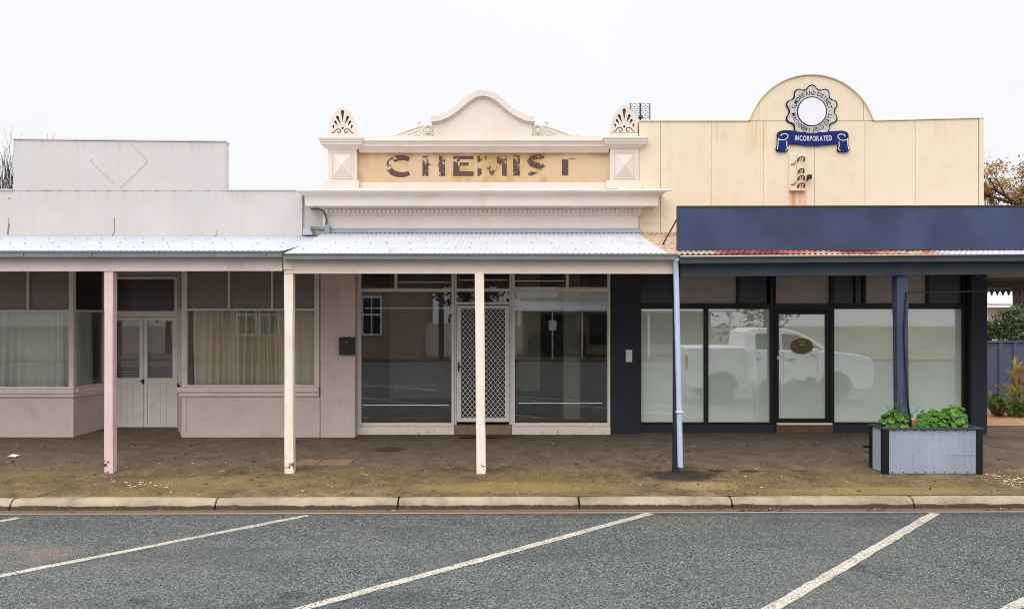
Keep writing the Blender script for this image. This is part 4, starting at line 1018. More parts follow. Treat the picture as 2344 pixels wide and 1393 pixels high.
for c, w_ in zip(ink_, ws):
    vs, fs = gl(c); x0 = min(v.x for v in vs); px0 = 512+(884-512)*(acc+.065)/tot; acc += w_
    sag = 6*(1-((px0-698)/190)**2)
    out = []
    for v in vs:
        a, b = q(px0+(v.x-x0)*(884-512)/tot, 752+sag-3-(v.y)/CAPH*49); out.append((X(a,E), E-.031, Z(b,E)))
    m.add(out, fs)
m.build('ribbon', [MT['ink'], MT['blue'], MT['signwhite']], em)
# old sign bracket boards
br = thing('bracket_board', 'narrow cream board with rusted iron hooks below the emblem sign', 'bracket', (X(1823,P), P, Z(437,P)))
m = MB(); m.box(X(1805.5,P), X(1822.5,P), P-.03, P-.001, Z(434,P), Z(353,P)); m.box(X(1824,P), X(1839.5,P), P-.022, P-.001, Z(434,P), Z(353,P)); m.box(X(1806,P), X(1841,P), P-.075, P-.001, Z(437.5,P), Z(434.3,P))
m.build('board', MT['cladding'], br, bevel=.003)
for i, (yy, w_) in enumerate(((364,7.5),(391,6),(407,7),(424,7.5))):
    m = MB(); cxp = 1832
    pts = [(X(cxp+w_*math.cos(a),P), P-.05-.03*math.sin(a), Z(yy+2-5*math.sin(a),P)) for a in [math.pi*k/8 for k in range(9)]]
    m.tube(pts, .011, 7); m.tube([(p[0], P-.02, p[2]-.03) for p in (pts[0],)]+[pts[0]], .009, 6); m.tube([(pts[-1][0], P-.02, pts[-1][2]-.03), pts[-1]], .009, 6)
    for k in (2, 4, 6): m.tube([pts[k], (pts[k][0], P-.03, pts[k][2]-.05)], .006, 5)
    m.build('hook', MT['rust'], br)
for yy in (374, 420):
    m = MB(); m.tube([(X(1809,P),P-.035,Z(yy+3,P)),(X(1817,P),P-.045,Z(yy+2.5,P)),(X(1819,P),P-.05,Z(yy-4,P))], .008, 6); m.build('hook', MT['rust'], br)
fl = thing('floodlight', 'small black floodlight beside the rusted bracket board on the cream parapet', 'floodlight', (X(1848,P), P, Z(413,P)))
m = MB(); m.box(X(1843,P), X(1853,P), P-.13, P-.05, Z(412,P), Z(402,P)); m.build('lamp_head', MT['blackplastic'], fl, bevel=.012)
m = MB(); m.tube([(X(1846,P),P,Z(412,P)),(X(1846,P),P-.06,Z(413,P)),(X(1847,P),P-.09,Z(408,P))], .012, 7); m.build('arm', MT['blackplastic'], fl)

# ================================================================== verandahs
def corrugated(root, x0, x1, yb, zb, yf, zf, mat, screws=True, seed=1, amp=.009, wob=0.0, skew=0.0):
    m = MB(); pitch = .076; n = int((x1-x0)/pitch*6); rows = 4; rnd = random.Random(seed)
    vs = []; fs = []
    for j in range(rows+1):
        t = j/rows
        for i in range(n+1):
            x = x0+(x1-x0)*i/n
            vs.append((x, yb+(yf-yb)*t, zb+(zf-zb)*t + amp*math.sin(2*math.pi*(x-x0)/pitch) - .012*math.sin(math.pi*t) + wob*math.sin(x*1.7+t*2)))
    for j in range(rows):
        for i in range(n): fs.append((j*(n+1)+i, j*(n+1)+i+1, (j+1)*(n+1)+i+1, (j+1)*(n+1)+i))
    m.add(vs, fs)
    if screws:
        m.mi = 1
        for t in (.22, .52, .80):
            x = x0+pitch/4+pitch*rnd.randint(0,2)
            while x < x1-.05:
                y = yb+(yf-yb)*(t+rnd.uniform(-.03,.03)); z = zb+(zf-zb)*((y-yb)/(yf-yb)) + amp - .010
                m.box(x-.0075, x+.0075, y-.0075, y+.0075, z-.004, z+.010)
                x += pitch*rnd.choice([4,4,5,3])
    return m.build('roof', [mat, MT['gutter_grey']], root, smooth=60, norm=False)
def gutter(root, x0, x1, yf, z0a, z1a, z0b, z1b, mat, joints=()):
    m = MB(); d = .11
    prof = [(0,.0),(0,.72),(-.012,.75),(-.012,1.0),(.006,1.0),(.006,.10),(d-.006,.10),(d-.006,.9),(d,.9),(d,0)]
    A_ = [(x0, yf+p, z0a+(z1a-z0a)*q_) for p, q_ in prof]; B_ = [(x1, yf+p, z0b+(z1b-z0b)*q_) for p, q_ in prof]
    n = len(prof); m.add(A_+B_, [tuple(range(n)), tuple(range(2*n-1,n-1,-1))]+[(i,i+n,(i+1)%n+n,(i+1)%n) for i in range(n)])
    for x in joints:
        t = (x-x0)/(x1-x0); a = z0a+(z0b-z0a)*t; b = z1a+(z1b-z1a)*t
        m.box(x-.012, x+.012, yf-.018, yf-.001, a-.002, b+.002)
    return m.build('gutter', mat, root, bevel=.003)
def post(root, x0, x1, y0, d, z0, z1, mat, ch=.018, stops=(.0,1.0), lean=0.0):
    m = MB(); rs = []
    h = z1-z0; zs = [0, .22*h, .22*h+.05, .5*h, .80*h, .80*h+.05, h]
    for i, q_ in enumerate(zs):
        c = .004 if i in (0,1,5,6) else ch
        s_ = lean*(q_/h); j = random.uniform(-.003,.003)
        a, b, e, f = x0+s_+j, x1+s_+j, y0, y0+d
        rs.append([(a+c,e,z0+q_),(b-c,e,z0+q_),(b,e+c,z0+q_),(b,f-c,z0+q_),(b-c,f,z0+q_),(a+c,f,z0+q_),(a,f-c,z0+q_),(a,e+c,z0+q_)])
    m.rings(rs); return m.build('post', mat, root)
GY = 11.34; BY = 11.48
def rafters(root, x0, x1, yb, zb, yf, zf, mat):
    m = MB(); n = max(2, int((x1-x0)/1.2))
    for t in (.1, .5):
        y = yb+(yf-yb)*t; z = zb+(zf-zb)*t-.03
        m.box(x0, x1, y-.035, y+.035, z-.07, z)
    m.build('purlin', mat, root)
# mauve verandah
root = thing('verandah', 'verandah with pinkish fascia, grey gutter and pink timber post before the bay windows', 'verandah', (-8, 12.6, .3))
vx0, vx1 = -13.0, X(646,BY)
corrugated(root, vx0, -3.005, FR-.01, Z(541,FR), GY+.03, Z(574,GY)+.002, MT['zinc'], seed=3)
gutter(root, vx0, X(645,GY), GY, Z(588,GY), Z(573,GY), Z(588.5,GY), Z(574,GY), MT['gutter_grey'], [X(p,GY) for p in (52,207,360,486,606)])
m = MB(); m.beam(vx0, vx1, BY, BY+.05, Z(622.5,BY), Z(588,BY), Z(620,BY), Z(586,BY)); m.box(vx0, vx1, BY+.054, BY+.12, Z(614,BY), Z(588,BY)); m.build('fascia_beam', paint('pinkish_fascia_paint', C(224,207,204,.95), var=.06, scale=1.6, dirt=C(150,125,110), dirt_amt=.32, dscale=3, streak=.14), root, bevel=.004)
y0 = BY+.01
post(root, X(237.5,y0), X(258,y0), y0, .13, G(y0)-.05, Z(621.8,BY), MT['pink_post'], .012, lean=.006)
post(root, -12.6, -12.46, y0, .13, G(y0)-.05, Z(621.8,BY), MT['pink_post'], .012)
rafters(root, vx0, -3.02, FR-.01, Z(541,FR), GY, Z(574,GY), MT['mauve_trim'])
# chemist verandah
root = thing('verandah', 'verandah with cream beam and two cream posts, silver roof and corner downpipe', 'verandah', (-.4, 12.6, .3))
corrugated(root, -3.0, 2.262, FR-.095, Z(534,FR-.1), GY+.03, Z(580,GY)+.002, MT['zinc2'], seed=8)
m = MB()
for k in range(9):
    px = random.uniform(780,1500); y = random.uniform(11.7,13.4); z = Z(580,GY)+(Z(534,FR-.1)-Z(580,GY))*(y-GY)/(FR-.1-GY)+.014; x = X(px,y)
    if -2.9 < x < 2.2: m.quad((x-.03,y-.02,z),(x+.02,y-.03,z),(x+.035,y+.02,z+.004),(x-.02,y+.03,z+.002))
tag(m.build('roof_leaves', MT['leaf_dead'], norm=False), 'few dark dead leaves lying on the silver corrugated roof', 'leaves', kind='stuff')
gutter(root, X(648,GY), X(1552,GY), GY, Z(594,GY), Z(579.5,GY), Z(595,GY), Z(580.5,GY), MT['gutter_green'], [X(p,GY) for p in (1010,)])
bx0, bx1 = X(651,BY), X(1541,BY)
m = MB(); m.beam(bx0, bx1, BY, BY+.05, Z(626,BY), Z(590,BY), Z(626.5,BY), Z(590,BY)); m.box(bx0, bx1, BY+.054, BY+.12, Z(618,BY), Z(592,BY)); m.build('fascia_beam', MT['cream_beam'], root, bevel=.004)
m = MB(); m.box(X(648.5,BY-.02), X(670,BY-.02), BY-.018, BY-.002, Z(617,BY), Z(588.5,BY)); m.build('joint_cover', MT['cream_beam'], root, bevel=.004)
post(root, X(651,y0), X(671.5,y0), y0, .125, G(y0)-.05, Z(618,BY), MT['cream_post'], .014, lean=-.008)
y0b = BY-.022
post(root, X(1090.5,y0b), X(1111.5,y0b), y0b, .02+.11, G(y0b)-.05, Z(624.5,y0b), MT['cream_post'], .010, lean=-.02)
rafters(root, -3.0, 2.25, FR-.1, Z(534,FR-.1), GY, Z(580,GY), MT['cream_beam'])
yd = 11.40
post(root, X(1543,y0), X(1556,y0), y0+.02, .1, G(y0)-.05, Z(592,BY), MT['navy'], .010)
m = MB(); m.tube([(X(1549,GY),GY+.02,Z(592,GY)),(X(1549,GY),yd,Z(600,GY)),(X(1548,yd),yd,Z(640,yd)),(X(1557.5,yd),yd,Z(1068,yd))], .038, 16); pipe = m.build('downpipe', flat('pale_blue_pvc_pipe', C(196,210,236,.85), .35, .45, 0, .03), root, smooth=60)
m = MB(); m.tube([(X(1555,yd)-.045,yd,Z(942,yd)),(X(1555,yd)-.045,yd-.042,Z(942,yd)),(X(1555,yd)+.045,yd-.042,Z(942,yd)),(X(1555,yd)+.05,yd+.04,Z(942,yd))], .013, 6); m.build('bracket', MT['alu'], pipe)
# blue verandah
root = thing('verandah', 'verandah with navy fascia, blue timber post and rusty iron roof edge', 'verandah', (6, 12.6, .3))
wx1 = 10.2
corrugated(root, 2.285, wx1, P-.005, Z(532,P), GY+.01, Z(584.5,GY)+.02, MT['rusty_roof'], screws=False, amp=.013, wob=.004)
gutter(root, X(1556,GY), wx1, GY, Z(603,GY), Z(587.5,GY), Z(594,GY), Z(578.5,GY), MT['navy_beam'], [])
m = MB(); m.beam(X(1557,GY), wx1, GY-.004, GY+.115, Z(587,GY), Z(585,GY), Z(578,GY), Z(576.5,GY)); m.build('gutter_lip', MT['cream_post'], root)
m = MB(); m.beam(X(1557,BY), wx1, BY, BY+.06, Z(633,BY), Z(601,BY), Z(624,BY), Z(592,BY)); m.box(X(1557,BY), wx1, BY+.064, BY+.13, Z(620,BY), Z(604,BY)); m.build('fascia_beam', MT['navy_beam'], root, bevel=.004)
y5 = BY+.06
post(root, X(2058,y5), X(2084,y5), y5, .15, G(y5)-.05, Z(630,BY), MT['navy_post'], .016, lean=-.03)
post(root, 9.4, 9.55, y5, .14, G(y5)-.05, Z(626,BY), MT['navy_post'], .016)
rafters(root, 2.3, wx1, P, Z(532,P), GY, Z(584.5,GY), MT['soffit'])
# valance with pointed teeth on the passage side
m = MB(); v0 = 14.75; x = X(2252,v0); z1 = Z(640,v0); zb = Z(660,v0); zp = Z(676,v0)
m.box(x, 10.4, v0, v0+.03, zb+.002, z1+.25)
k = 0; xx = x
while xx < 10.3:
    m.prism([(xx,zb),(xx+.10,zb),(xx+.05,zp)], v0, v0+.03); xx += .1
m.build('valance', MT['soffit'], root)
m = MB(); m.beam(X(2252,14.0), 10.2, 14.0, 14.75, Z(640,14.0), Z(640,14.0)+.03, Z(636,14.0), Z(636,14.0)+.03); m.build('ceiling_lining', MT['soffit'], root)

# signboard on the verandah
sb = thing('signboard', 'long blank navy signboard standing on the rusty verandah roof', 'signboard', (6, 11.72, 3.3))
SY = 11.68; sx0 = X(1550,SY); sx1 = 10.1
m = MB(); m.beam(sx0+.02, sx1-.02, SY, SY+.03, Z(573,SY), Z(475,SY), Z(567,SY), Z(473,SY)); m.build('panel', MT['sign'], sb)
m = MB(); m.beam(sx0, sx1, SY-.012, SY+.06, Z(474.5,SY), Z(471,SY), Z(472.5,SY), Z(469,SY)); m.beam(sx0, sx0+.022, SY-.01, SY+.055, Z(574,SY), Z(474.6,SY), Z(574,SY), Z(474.6,SY)); m.beam(sx0+.022, sx1, SY-.006, SY+.05, Z(575.5,SY), Z(572.5,SY), Z(569,SY), Z(566,SY))
m.build('edge_frame', MT['navy_beam'], sb, bevel=.003)
for bxp in (sx0-.0, 4.6, 6.8, 9.0):
    m = MB(); m.tube([(bxp+.01,SY+.05,Z(500,SY)),(bxp-.03,SY+.9,3.46)], .011, 6); m.build('brace', MT['black'], sb)
# odds and ends on the roofs
bxr = thing('roof_junction', 'grey metal pipe and flashing box in the gap beside the cream cornice', 'flashing', (X(733,FR), FR, Z(538,FR)))
D = FR-.12
m = MB(); m.beam(X(742,D), X(755,D), D, FR-.0, Z(534,D), Z(513,D), Z(533,D), Z(516,D)); m.build('metal_box', MT['lead'], bxr, bevel=.006)
m = MB(); m.tube([(X(711,D),D+.02,Z(522.5,D)),(X(742,D),D+.02,Z(524,D))], .034, 10); m.tube([(X(711,D),D+.02,Z(522,D)),(X(716,D),D+.02,Z(522.5,D))], .042, 10); m.build('pipe', MT['gutter_green'], bxr)
m = MB(); m.tube([(X(741,D),D+.06,Z(520,D)),(X(741,D),D+.06,Z(497,D)),(X(739,D),D+.1,Z(490,D))], .028, 9); m.build('vertical_pipe', MT['mauve_trim'], bxr)
m = MB(); m.tube([(X(745,D),D,Z(513,D)),(X(748,D),D+.03,Z(503,D)),(X(744,D),D+.05,Z(497,D)),(X(743,D),D+.05,Z(489,D)),(X(737,D),D+.05,Z(481,D)),(X(729,D),D+.08,Z(477.5,D)),(X(709,D),D+.1,Z(477,D))], .011, 6); m.build('cable', MT['blackplastic'], bxr)
m = MB(); m.box(X(692.5,D), X(714,D), D+.02, FR+.04, Z(537,D), Z(523,D)); m.build('flashing_sheet', MT['zinc'], bxr)
an = thing('tv_antenna', 'black grid TV antenna behind the cream parapet beside the carved finial', 'antenna', (X(1465,16.5), 16.5, 3.9)); D = 16.5
m = MB(); m.tube([(X(1465.5,D),D,3.75),(X(1465.5,D),D,Z(236,D))], .016, 7); m.box(X(1461,D), X(1470,D), D-.06, D-.01, Z(273,D), Z(267,D)); m.build('mast', MT['blackplastic'], an)
m = MB()
for px in (1442, 1487): m.tube([(X(px,D),D-.03,Z(276,D)),(X(px,D),D-.03,Z(237,D))], .011, 6)
for k in range(7):
    y = 239+k*5.3; m.tube([(X(1442+q_*5.0,D), D-.04, Z(y+(1.6 if (q_+k) % 2 else -.8),D)) for q_ in range(10)], .006, 5)
m.build('reflector_grid', MT['blackplastic'], an)
# cables
m = MB(); D = 11.6; m.tube([(X(2073,D),y5-.02,Z(669,D)),(X(2140,D),11.65,Z(668.5,D)),(X(2240,D),11.8,Z(666,D)),(9.6,12.0,Z(657,12))], .010, 6); tag(m.build('cable', MT['blackplastic']), 'thin black cable strung level from the blue post towards the passage', 'cable')
m = MB(); m.tube([(X(2073,y5),y5-.02,Z(668,y5)),(X(2071,y5),y5-.02,Z(700,y5)),(X(2068,y5),y5-.02,Z(760,y5)),(X(2071,y5),y5-.025,Z(850,y5)),(X(2077,y5),y5-.03,Z(930,y5)),(X(2084,y5),y5-.03,Z(975,y5))], .013, 7); tag(m.build('cable', MT['blackplastic']), 'black cable hanging down the face of the blue post into the planter', 'cable')

# ================================================================== planter
px0, px1, pf, pb = 5.245, X(2250,11.43), 11.43, 11.88
pl = thing('planter_box', 'corrugated zinc planter box with black corner posts around the blue post', 'planter', ((px0+px1)/2, (pf+pb)/2, G(pf)))
zb, zt = G(pf)-.02, Z(983,pf); cw = .082
for (xa_, ya_) in ((px0,pf),(px1-cw,pf),(px0,pb-cw),(px1-cw,pb-cw)):
    m = MB(); m.box(xa_, xa_+cw, ya_, ya_+cw, zb, zt); m.build('corner_post', MT['black'], pl, bevel=.004)
def cpanel(a, b, z0, z1, along, c_, label=None):
    m = MB(); n = int((b-a)/.005); pit = .0318
    vs = []; fs = []
    for z in (z0, z1):
        for i in range(n+1):
            u = a+(b-a)*i/n; w_ = .007*math.sin(2*math.pi*u/pit)
            vs.append((u, c_+w_, z) if along == 'x' else (c_+w_, u, z))
    for i in range(n): fs.append((i, i+1, n+2+i, n+1+i))
    m.add(vs, fs); return m
m = cpanel(px0+cw+.001, px1-cw-.001, zb+.03, zt, 'x', pf+.022); m.mi = 1
for z in (zt-.012, zb+.05):
    for k in range(9): xx = px0+.14+k*.145+random.uniform(-.02,.02); m.box(xx-.006, xx+.006, pf+.008, pf+.014, z-.006, z+.006)
m.mi = 0; m.box(px0+.83, px1-cw-.002, pf+.011, pf+.0135, Z(1040.5,pf), Z(1039.2,pf)); m.build('side_panel', [MT['planter_zinc'], MT['black']], pl, smooth=60, norm=False)
cpanel(pf+cw, pb-cw, zb+.04, zt, 'y', px0+.02).build('side_panel', MT['planter_zinc'], pl, smooth=60, norm=False)
cpanel(pf+cw, pb-cw, zb+.04, zt, 'y', px1-.02).build('side_panel', MT['planter_zinc'], pl, smooth=60, norm=False)
cpanel(px0+cw, px1-cw, zb+.04, zt, 'x', pb-.022).build('side_panel', MT['planter_zinc'], pl, smooth=60, norm=False)
m = MB(); o_ = .012; rw = .075
m.box(px0-o_, px1+o_, pf-o_, pf-o_+rw, zt+.002, zt+.027); m.box(px0-o_, px1+o_, pb+o_-rw, pb+o_, zt+.002, zt+.027); m.box(px0-o_, px0-o_+rw, pf-o_+rw+.001, pb+o_-rw-.001, zt+.003, zt+.026); m.box(px1+o_-rw, px1+o_, pf-o_+rw+.001, pb+o_-rw-.001, zt+.003, zt+.026)
m.build('rim', MT['navy_beam'], pl, bevel=.005)
m = MB(); m.box(px0+.03, px1-.03, pf+.035, pb-.035, zt-.12, zt-.03); m.build('soil', MT['soil'], pl)
m = MB(); m.box(px0-.11, px0, pb-.10, pb-.06, zb+.33, zb+.36); m.build('spout', MT['black'], pl)
def leaf_disc(m, c, r, nrm, spin):
    n = Vector(nrm).normalized(); a = n.cross(Vector((.3,.2,1))).normalized(); b = n.cross(a); vs = [Vector(c)]
    N = 12
    for k in range(N):
        t = 2*math.pi*k/N; rr = r*(1+.13*math.cos(6*t+.5)) * (.45 if k == 0 else 1)
        vs.append(Vector(c)+rr*(a*math.cos(t+spin)+b*math.sin(t+spin))+n*(.18*r*(1 if k % 2 else .6)))
    m.add(vs, [(0, 1+k, 1+(k+1) % N) for k in range(N)])
def geranium(x, y, z, rx_, ry_, rz_, n, label, seed, flower=False):
    rnd = random.Random(seed)
    th = thing('geranium', label, 'plant', (x, y, z), 'geraniums growing in the planter box')
    m = MB(); s_ = MB(); tops = []
    for k in range(n):
        a = rnd.uniform(0,2*math.pi); u = rnd.uniform(.0,1.0); rr = math.sqrt(rnd.uniform(.02,1)) * (1-.25*u)
        c = Vector((x+rx_*rr*math.cos(a), y+ry_*rr*math.sin(a), z+.02+rz_*(u**.8)*(1-.55*rr*rr)+rnd.uniform(-.01,.02)))
        nn = Vector((math.cos(a)*rr*.8+rnd.uniform(-.5,.5), math.sin(a)*rr*.8-.45+rnd.uniform(-.5,.4), .8))
        leaf_disc(m, c, rnd.uniform(.020,.050), nn, rnd.uniform(0,6))
        if k % 6 == 0: s_.tube([(x+rx_*.4*rr*math.cos(a), y+ry_*.4*rr*math.sin(a), z), (c.x, c.y, c.z-.01)], .005, 5)
    m.build('leaves', MT['leaf_ger'], th, norm=False); s_.build('stem', flat('plant_stem', C(110,120,60)), th)
    if flower:
        f = MB(); cx0 = x+rx_*.75
        for k in range(7): leaf_disc(f, (cx0+rnd.uniform(-.02,.02), y-.10+rnd.uniform(-.02,.02), z+.105+rnd.uniform(-.03,.02)), .012, (rnd.uniform(-1,1),-1,rnd.uniform(-.5,1)), rnd.uniform(0,6))
        f.build('flower', flat('red_petal', C(226,50,60)), th)
zs = zt-.02
geranium(5.53, 11.63, zs, .25, .17, .26, 150, 'leafy geranium with a red flower left of the blue post in the planter', 11, True)
geranium(5.80, 11.55, zs, .14, .10, .08, 70, 'low small geranium between the two bigger plants in the planter', 13)
geranium(6.02, 11.64, zs, .24, .17, .25, 150, 'rounded geranium beside the tallest one, between it and the blue post', 12)
geranium(6.33, 11.66, zs, .22, .16, .30, 130, 'tallest geranium at the passage end of the planter', 14)
# ---- grass tuft
th = thing('grass_tuft', 'dry strappy grass tuft sticking up among geraniums beside the blue post', 'plant', (5.72, 11.62, zs))
m = MB(); rnd = random.Random(5)
def blade(m, b, tip, w, bend=(0,0,0), n=6):
    b, tip = Vector(b), Vector(tip); d = (tip-b); side = d.cross(Vector((0,1,.15))); side = side.normalized() if side.length > 1e-5 else Vector((1,0,0)); pr = None
    for k in range(n+1):
        t = k/n; p = b+d*t+Vector(bend)*math.sin(math.pi*t*.9); ww = w*(1-t**2.2)*(.6+.8*min(1,t*2.5))/1.4
        q_ = (p-side*ww, p+side*ww)
        if pr: m.quad(pr[0], pr[1], q_[1], q_[0])
        pr = q_
for (bx_, tx_, tz_, w_) in ((2046,2050,905,.006),(2058,2041,914,.008),(2050,2016,922,.006),(2062,2056,882,.004),(2068,2047,895,.005),(2060,2110,925,.006),(2064,2079,1002,.006),(2040,2030,930,.005),(2055,2066,925,.005)):
    D = 11.55; blade(m, (X(bx_,D), D, Z(975,D)), (X(tx_,D), D-.06, Z(tz_,D)), w_, (0,-.03,.04))
m.build('blades', MT['leaf_strap'], th, norm=False)
# ================================================================== passage, fence and neighbour on the right
m = MB(); m.quad((8.35,14.95,.405),(16,14.95,.405),(16,17.4,.45),(8.35,17.4,.45)); struct(m.build('path', MT['path'], norm=False))
fn = thing('fence', 'slate blue ribbed steel fence at the end of the passage', 'fence', (11, 17.45, .4))
m = MB(); FY = 17.4; x = 8.2; poly = []
while x < 17:
    poly += [(x,FY),(x+.03,FY-.035),(x+.09,FY-.035),(x+.12,FY),(x+.62/1.0*.5,FY)]; x += .62*.5
vs = [(a,b,.42) for a, b in poly]+[(a,b,Z(783,FY)) for a, b in poly]; n = len(poly)
m.add(vs, [(i,i+1,n+i+1,n+i) for i in range(n-1)]); m.build('panel', MT['fence'], fn, norm=False)
m = MB(); m.box(8.2, 17, FY-.045, FY+.03, Z(783,FY), Z(779,FY)); m.build('top_rail', MT['fence'], fn)
def leafcloud(m, fn_pts, n, size, rnd, tilt=1.0):
    for _ in range(n):
        c = Vector(fn_pts()); a = Vector((rnd.gauss(0,1), rnd.gauss(0,1), rnd.gauss(0,1))).normalized(); b = a.cross(Vector((rnd.gauss(0,1), rnd.gauss(0,1), rnd.gauss(0,1)))).normalized()
        s_ = size*rnd.uniform(.6,1.3); m.quad(c-a*s_, c+b*s_*.42, c+a*s_, c-b*s_*.42)
hg = thing('hedge', 'dark glossy creeper bush spilling over the slate blue fence', 'hedge', (11.5, 17.9, .4)); rnd = random.Random(21)
blobs = [(10.35,17.75,2.05,.28,.3,.22),(10.75,17.7,2.2,.35,.3,.33),(11.2,17.7,2.3,.45,.3,.42),(11.8,17.8,2.4,.6,.35,.5),(12.8,17.8,2.3,.8,.4,.5),(10.9,17.55,1.95,.7,.2,.15),(12.0,17.55,2.0,.9,.2,.18),(14,17.8,2.3,.8,.4,.5)]
def hp_():
    b = rnd.choice(blobs)
    while True:
        u = Vector((rnd.uniform(-1,1), rnd.uniform(-1,1), rnd.uniform(-1,1)))
        if .35 < u.length < 1.0: return (b[0]+u.x*b[3], b[1]+u.y*b[4], b[2]+u.z*b[5])
m = MB(); leafcloud(m, hp_, 3400, .05, rnd); m.build('leaves', MT['leaf_hedge'], hg, norm=False)
m = MB()
for k in range(9): m.tube([(10.4+k*.45,17.75,.4),(10.5+k*.43,17.8,1.3),(10.4+k*.45+rnd.uniform(-.2,.2),17.75,2.2)], [.03,.025,.012], 6)
m.build('branch', MT['bark2'], hg)
nb = thing('house', 'neighbouring low house with pale walls and white iron roof beyond the fence', 'house', (16, 26, .4))
m = MB(); HX = X(2262,24); m.box(HX, 24, 24, 32, .4, Z(703,24)); m.build('wall', MT['cream'], nb)
m = MB(); m.sweepx([(23.4,Z(699,23.4)),(23.4,Z(695,23.4)),(27.5,3.75),(32.5,3.0),(32.5,2.9),(27.5,3.65)], HX-.3, 24.5); m.build('roof', MT['zinc2'], nb)
for k in range(3):
    m = MB(); m.box(HX+.4+k*2.4, HX+1.3+k*2.4, 23.95, 24.0, Z(722,24)-.6, Z(708,24)-.1); m.build('window', MT['panel_dark2'], nb)
def strap_plant(name, cat, label, cx0, cy0, z0, n, L, w, mat, seed, spread=.7, group=None, stemh=0):
    rnd = random.Random(seed); th = thing(name, label, cat, (cx0, cy0, z0), group)
    m = MB()
    for k in range(n):
        a = rnd.uniform(0,2*math.pi); h = rnd.uniform(.5,1.0)*L; sp_r = spread*rnd.uniform(.15,1)*h
        zz_ = z0+stemh*rnd.uniform(.25,1)
        blade(m, (cx0+rnd.uniform(-.05,.05), cy0+rnd.uniform(-.05,.05), zz_), (cx0+sp_r*math.cos(a), cy0+sp_r*math.sin(a), zz_+h*math.sqrt(max(.05,1-(sp_r/h)**2))*rnd.uniform(.5,1)), w*rnd.uniform(.7,1.3), (0,0,.12*L))
    m.build('leaves', mat, th, norm=False)
    s_ = MB(); s_.tube([(cx0,cy0,z0-.05),(cx0+.02,cy0,z0+max(stemh,.12))], [.035,.02], 7); s_.build('stem', MT['bark2'], th)
    return th
D = 16.2
strap_plant('garden_plant', 'plant', 'broad green leaved plant beside the white pipe at the passage fence', X(2285,D), D, .41, 26, .70, .055, MT['leaf_strap'], 31, .75)
strap_plant('garden_plant', 'plant', 'bushy green plant with curling leaves in the middle of the passage bed', X(2312,D), D-.1, .41, 30, .62, .05, MT['leaf_strap'], 32, .85)
strap_plant('cordyline', 'plant', 'tall yellow and red leaved cordyline against the slate blue fence', X(2344,D), D+.2, .41, 46, .55, .034, MT['leaf_red'], 33, .95, stemh=.85)
strap_plant('garden_plant', 'plant', 'green strappy plant under the cordyline, half cut by the picture edge', X(2352,D), D-.3, .41, 26, .62, .05, MT['leaf_strap'], 34, .85)
m = MB(); rnd = random.Random(3)
for k in range(40):
    x = rnd.uniform(8.5,11.5); y = rnd.uniform(15.9,16.4); m.tube([(x,y,.42),(x+rnd.uniform(-.3,.3),y+rnd.uniform(-.1,.1),.44+rnd.uniform(0,.1))], .012, 5)
tag(m.build('mulch', MT['leaf_dead']), 'dark twiggy mulch along the garden bed by the passage fence', 'mulch', kind='stuff')

# ================================================================== trees
def grow(m, p, d, L, r, depth, rnd, tips, up=.15, spread=.6, nb=(2,3), taper=.62):
    pts = [Vector(p)]; rs = [r]; q_ = Vector(p); dd = Vector(d).normalized(); n = 4
    for k in range(n):
        dd = (dd+Vector((rnd.gauss(0,.10), rnd.gauss(0,.10), rnd.gauss(0,.06)+up*.12))).normalized(); q_ = q_+dd*L/n; pts.append(q_.copy()); rs.append(r*(1-(1-taper)*(k+1)/n))
    m.tube(pts, rs, 6 if depth > 1 else 4)
    tips.append((pts[-1].copy(), depth)); tips.append((pts[2].copy(), depth))
    if depth == 0: return
    for k in range(rnd.randint(*nb)):
        i = rnd.choice([2,3,4,4]); ax = Vector((rnd.gauss(0,1), rnd.gauss(0,1), rnd.gauss(0,.5))); nd = (dd+ax.normalized()*spread+Vector((0,0,up))).normalized()
        grow(m, pts[i], nd, L*rnd.uniform(.62,.82), rs[i]*.66, depth-1, rnd, tips, up, spread, nb, taper)
rnd = random.Random(17)
def bare_tree(px, D, label, stems, H, group, seed):
    rnd = random.Random(seed)
    th = thing('bare_tree', label, 'tree', (X(px,D), D, .4), group); m = MB(); x0 = X(px,D)
    m.tube([(x0,D,.3),(x0+.05,D,1.8),(x0+.02,D,3.4)], [.22,.16,.13], 9); m.build('trunk', MT['bark'], th, smooth=60)
    m = MB(); tips = []
    for k in range(stems):
        a = rnd.uniform(0,6.28); b = Vector((x0+rnd.uniform(-.15,.15), D+rnd.uniform(-.15,.15), 3.1+rnd.uniform(-.3,.6)))
        grow(m, b, (math.cos(a)*.2, math.sin(a)*.2, 1), H*rnd.uniform(.36,.46), .062, 3, rnd, tips, up=.6, spread=.36, nb=(2,4))
    m.build('crown', MT['bark'], th)
bare_tree(4, 23, 'leafless upright tree behind the blank mauve parapet corner', 15, 3.55, None, 17)
bare_tree(75, 27, 'lower leafless tree with only twig tips showing over the mauve parapet', 8, 1.75, None, 19)
rnd = random.Random(29); D = 21
th = thing('autumn_tree', 'half bare tree with ochre leaf clusters behind the navy signboard', 'tree', (X(2335,D), D, .4)); m = MB(); x0 = X(2335,D)
m.tube([(x0,D,.3),(x0+.06,D,2.4),(x0-.05,D,4.6)], [.26,.21,.17], 10); m.build('trunk', MT['bark2'], th, smooth=60)
m = MB(); tips = []
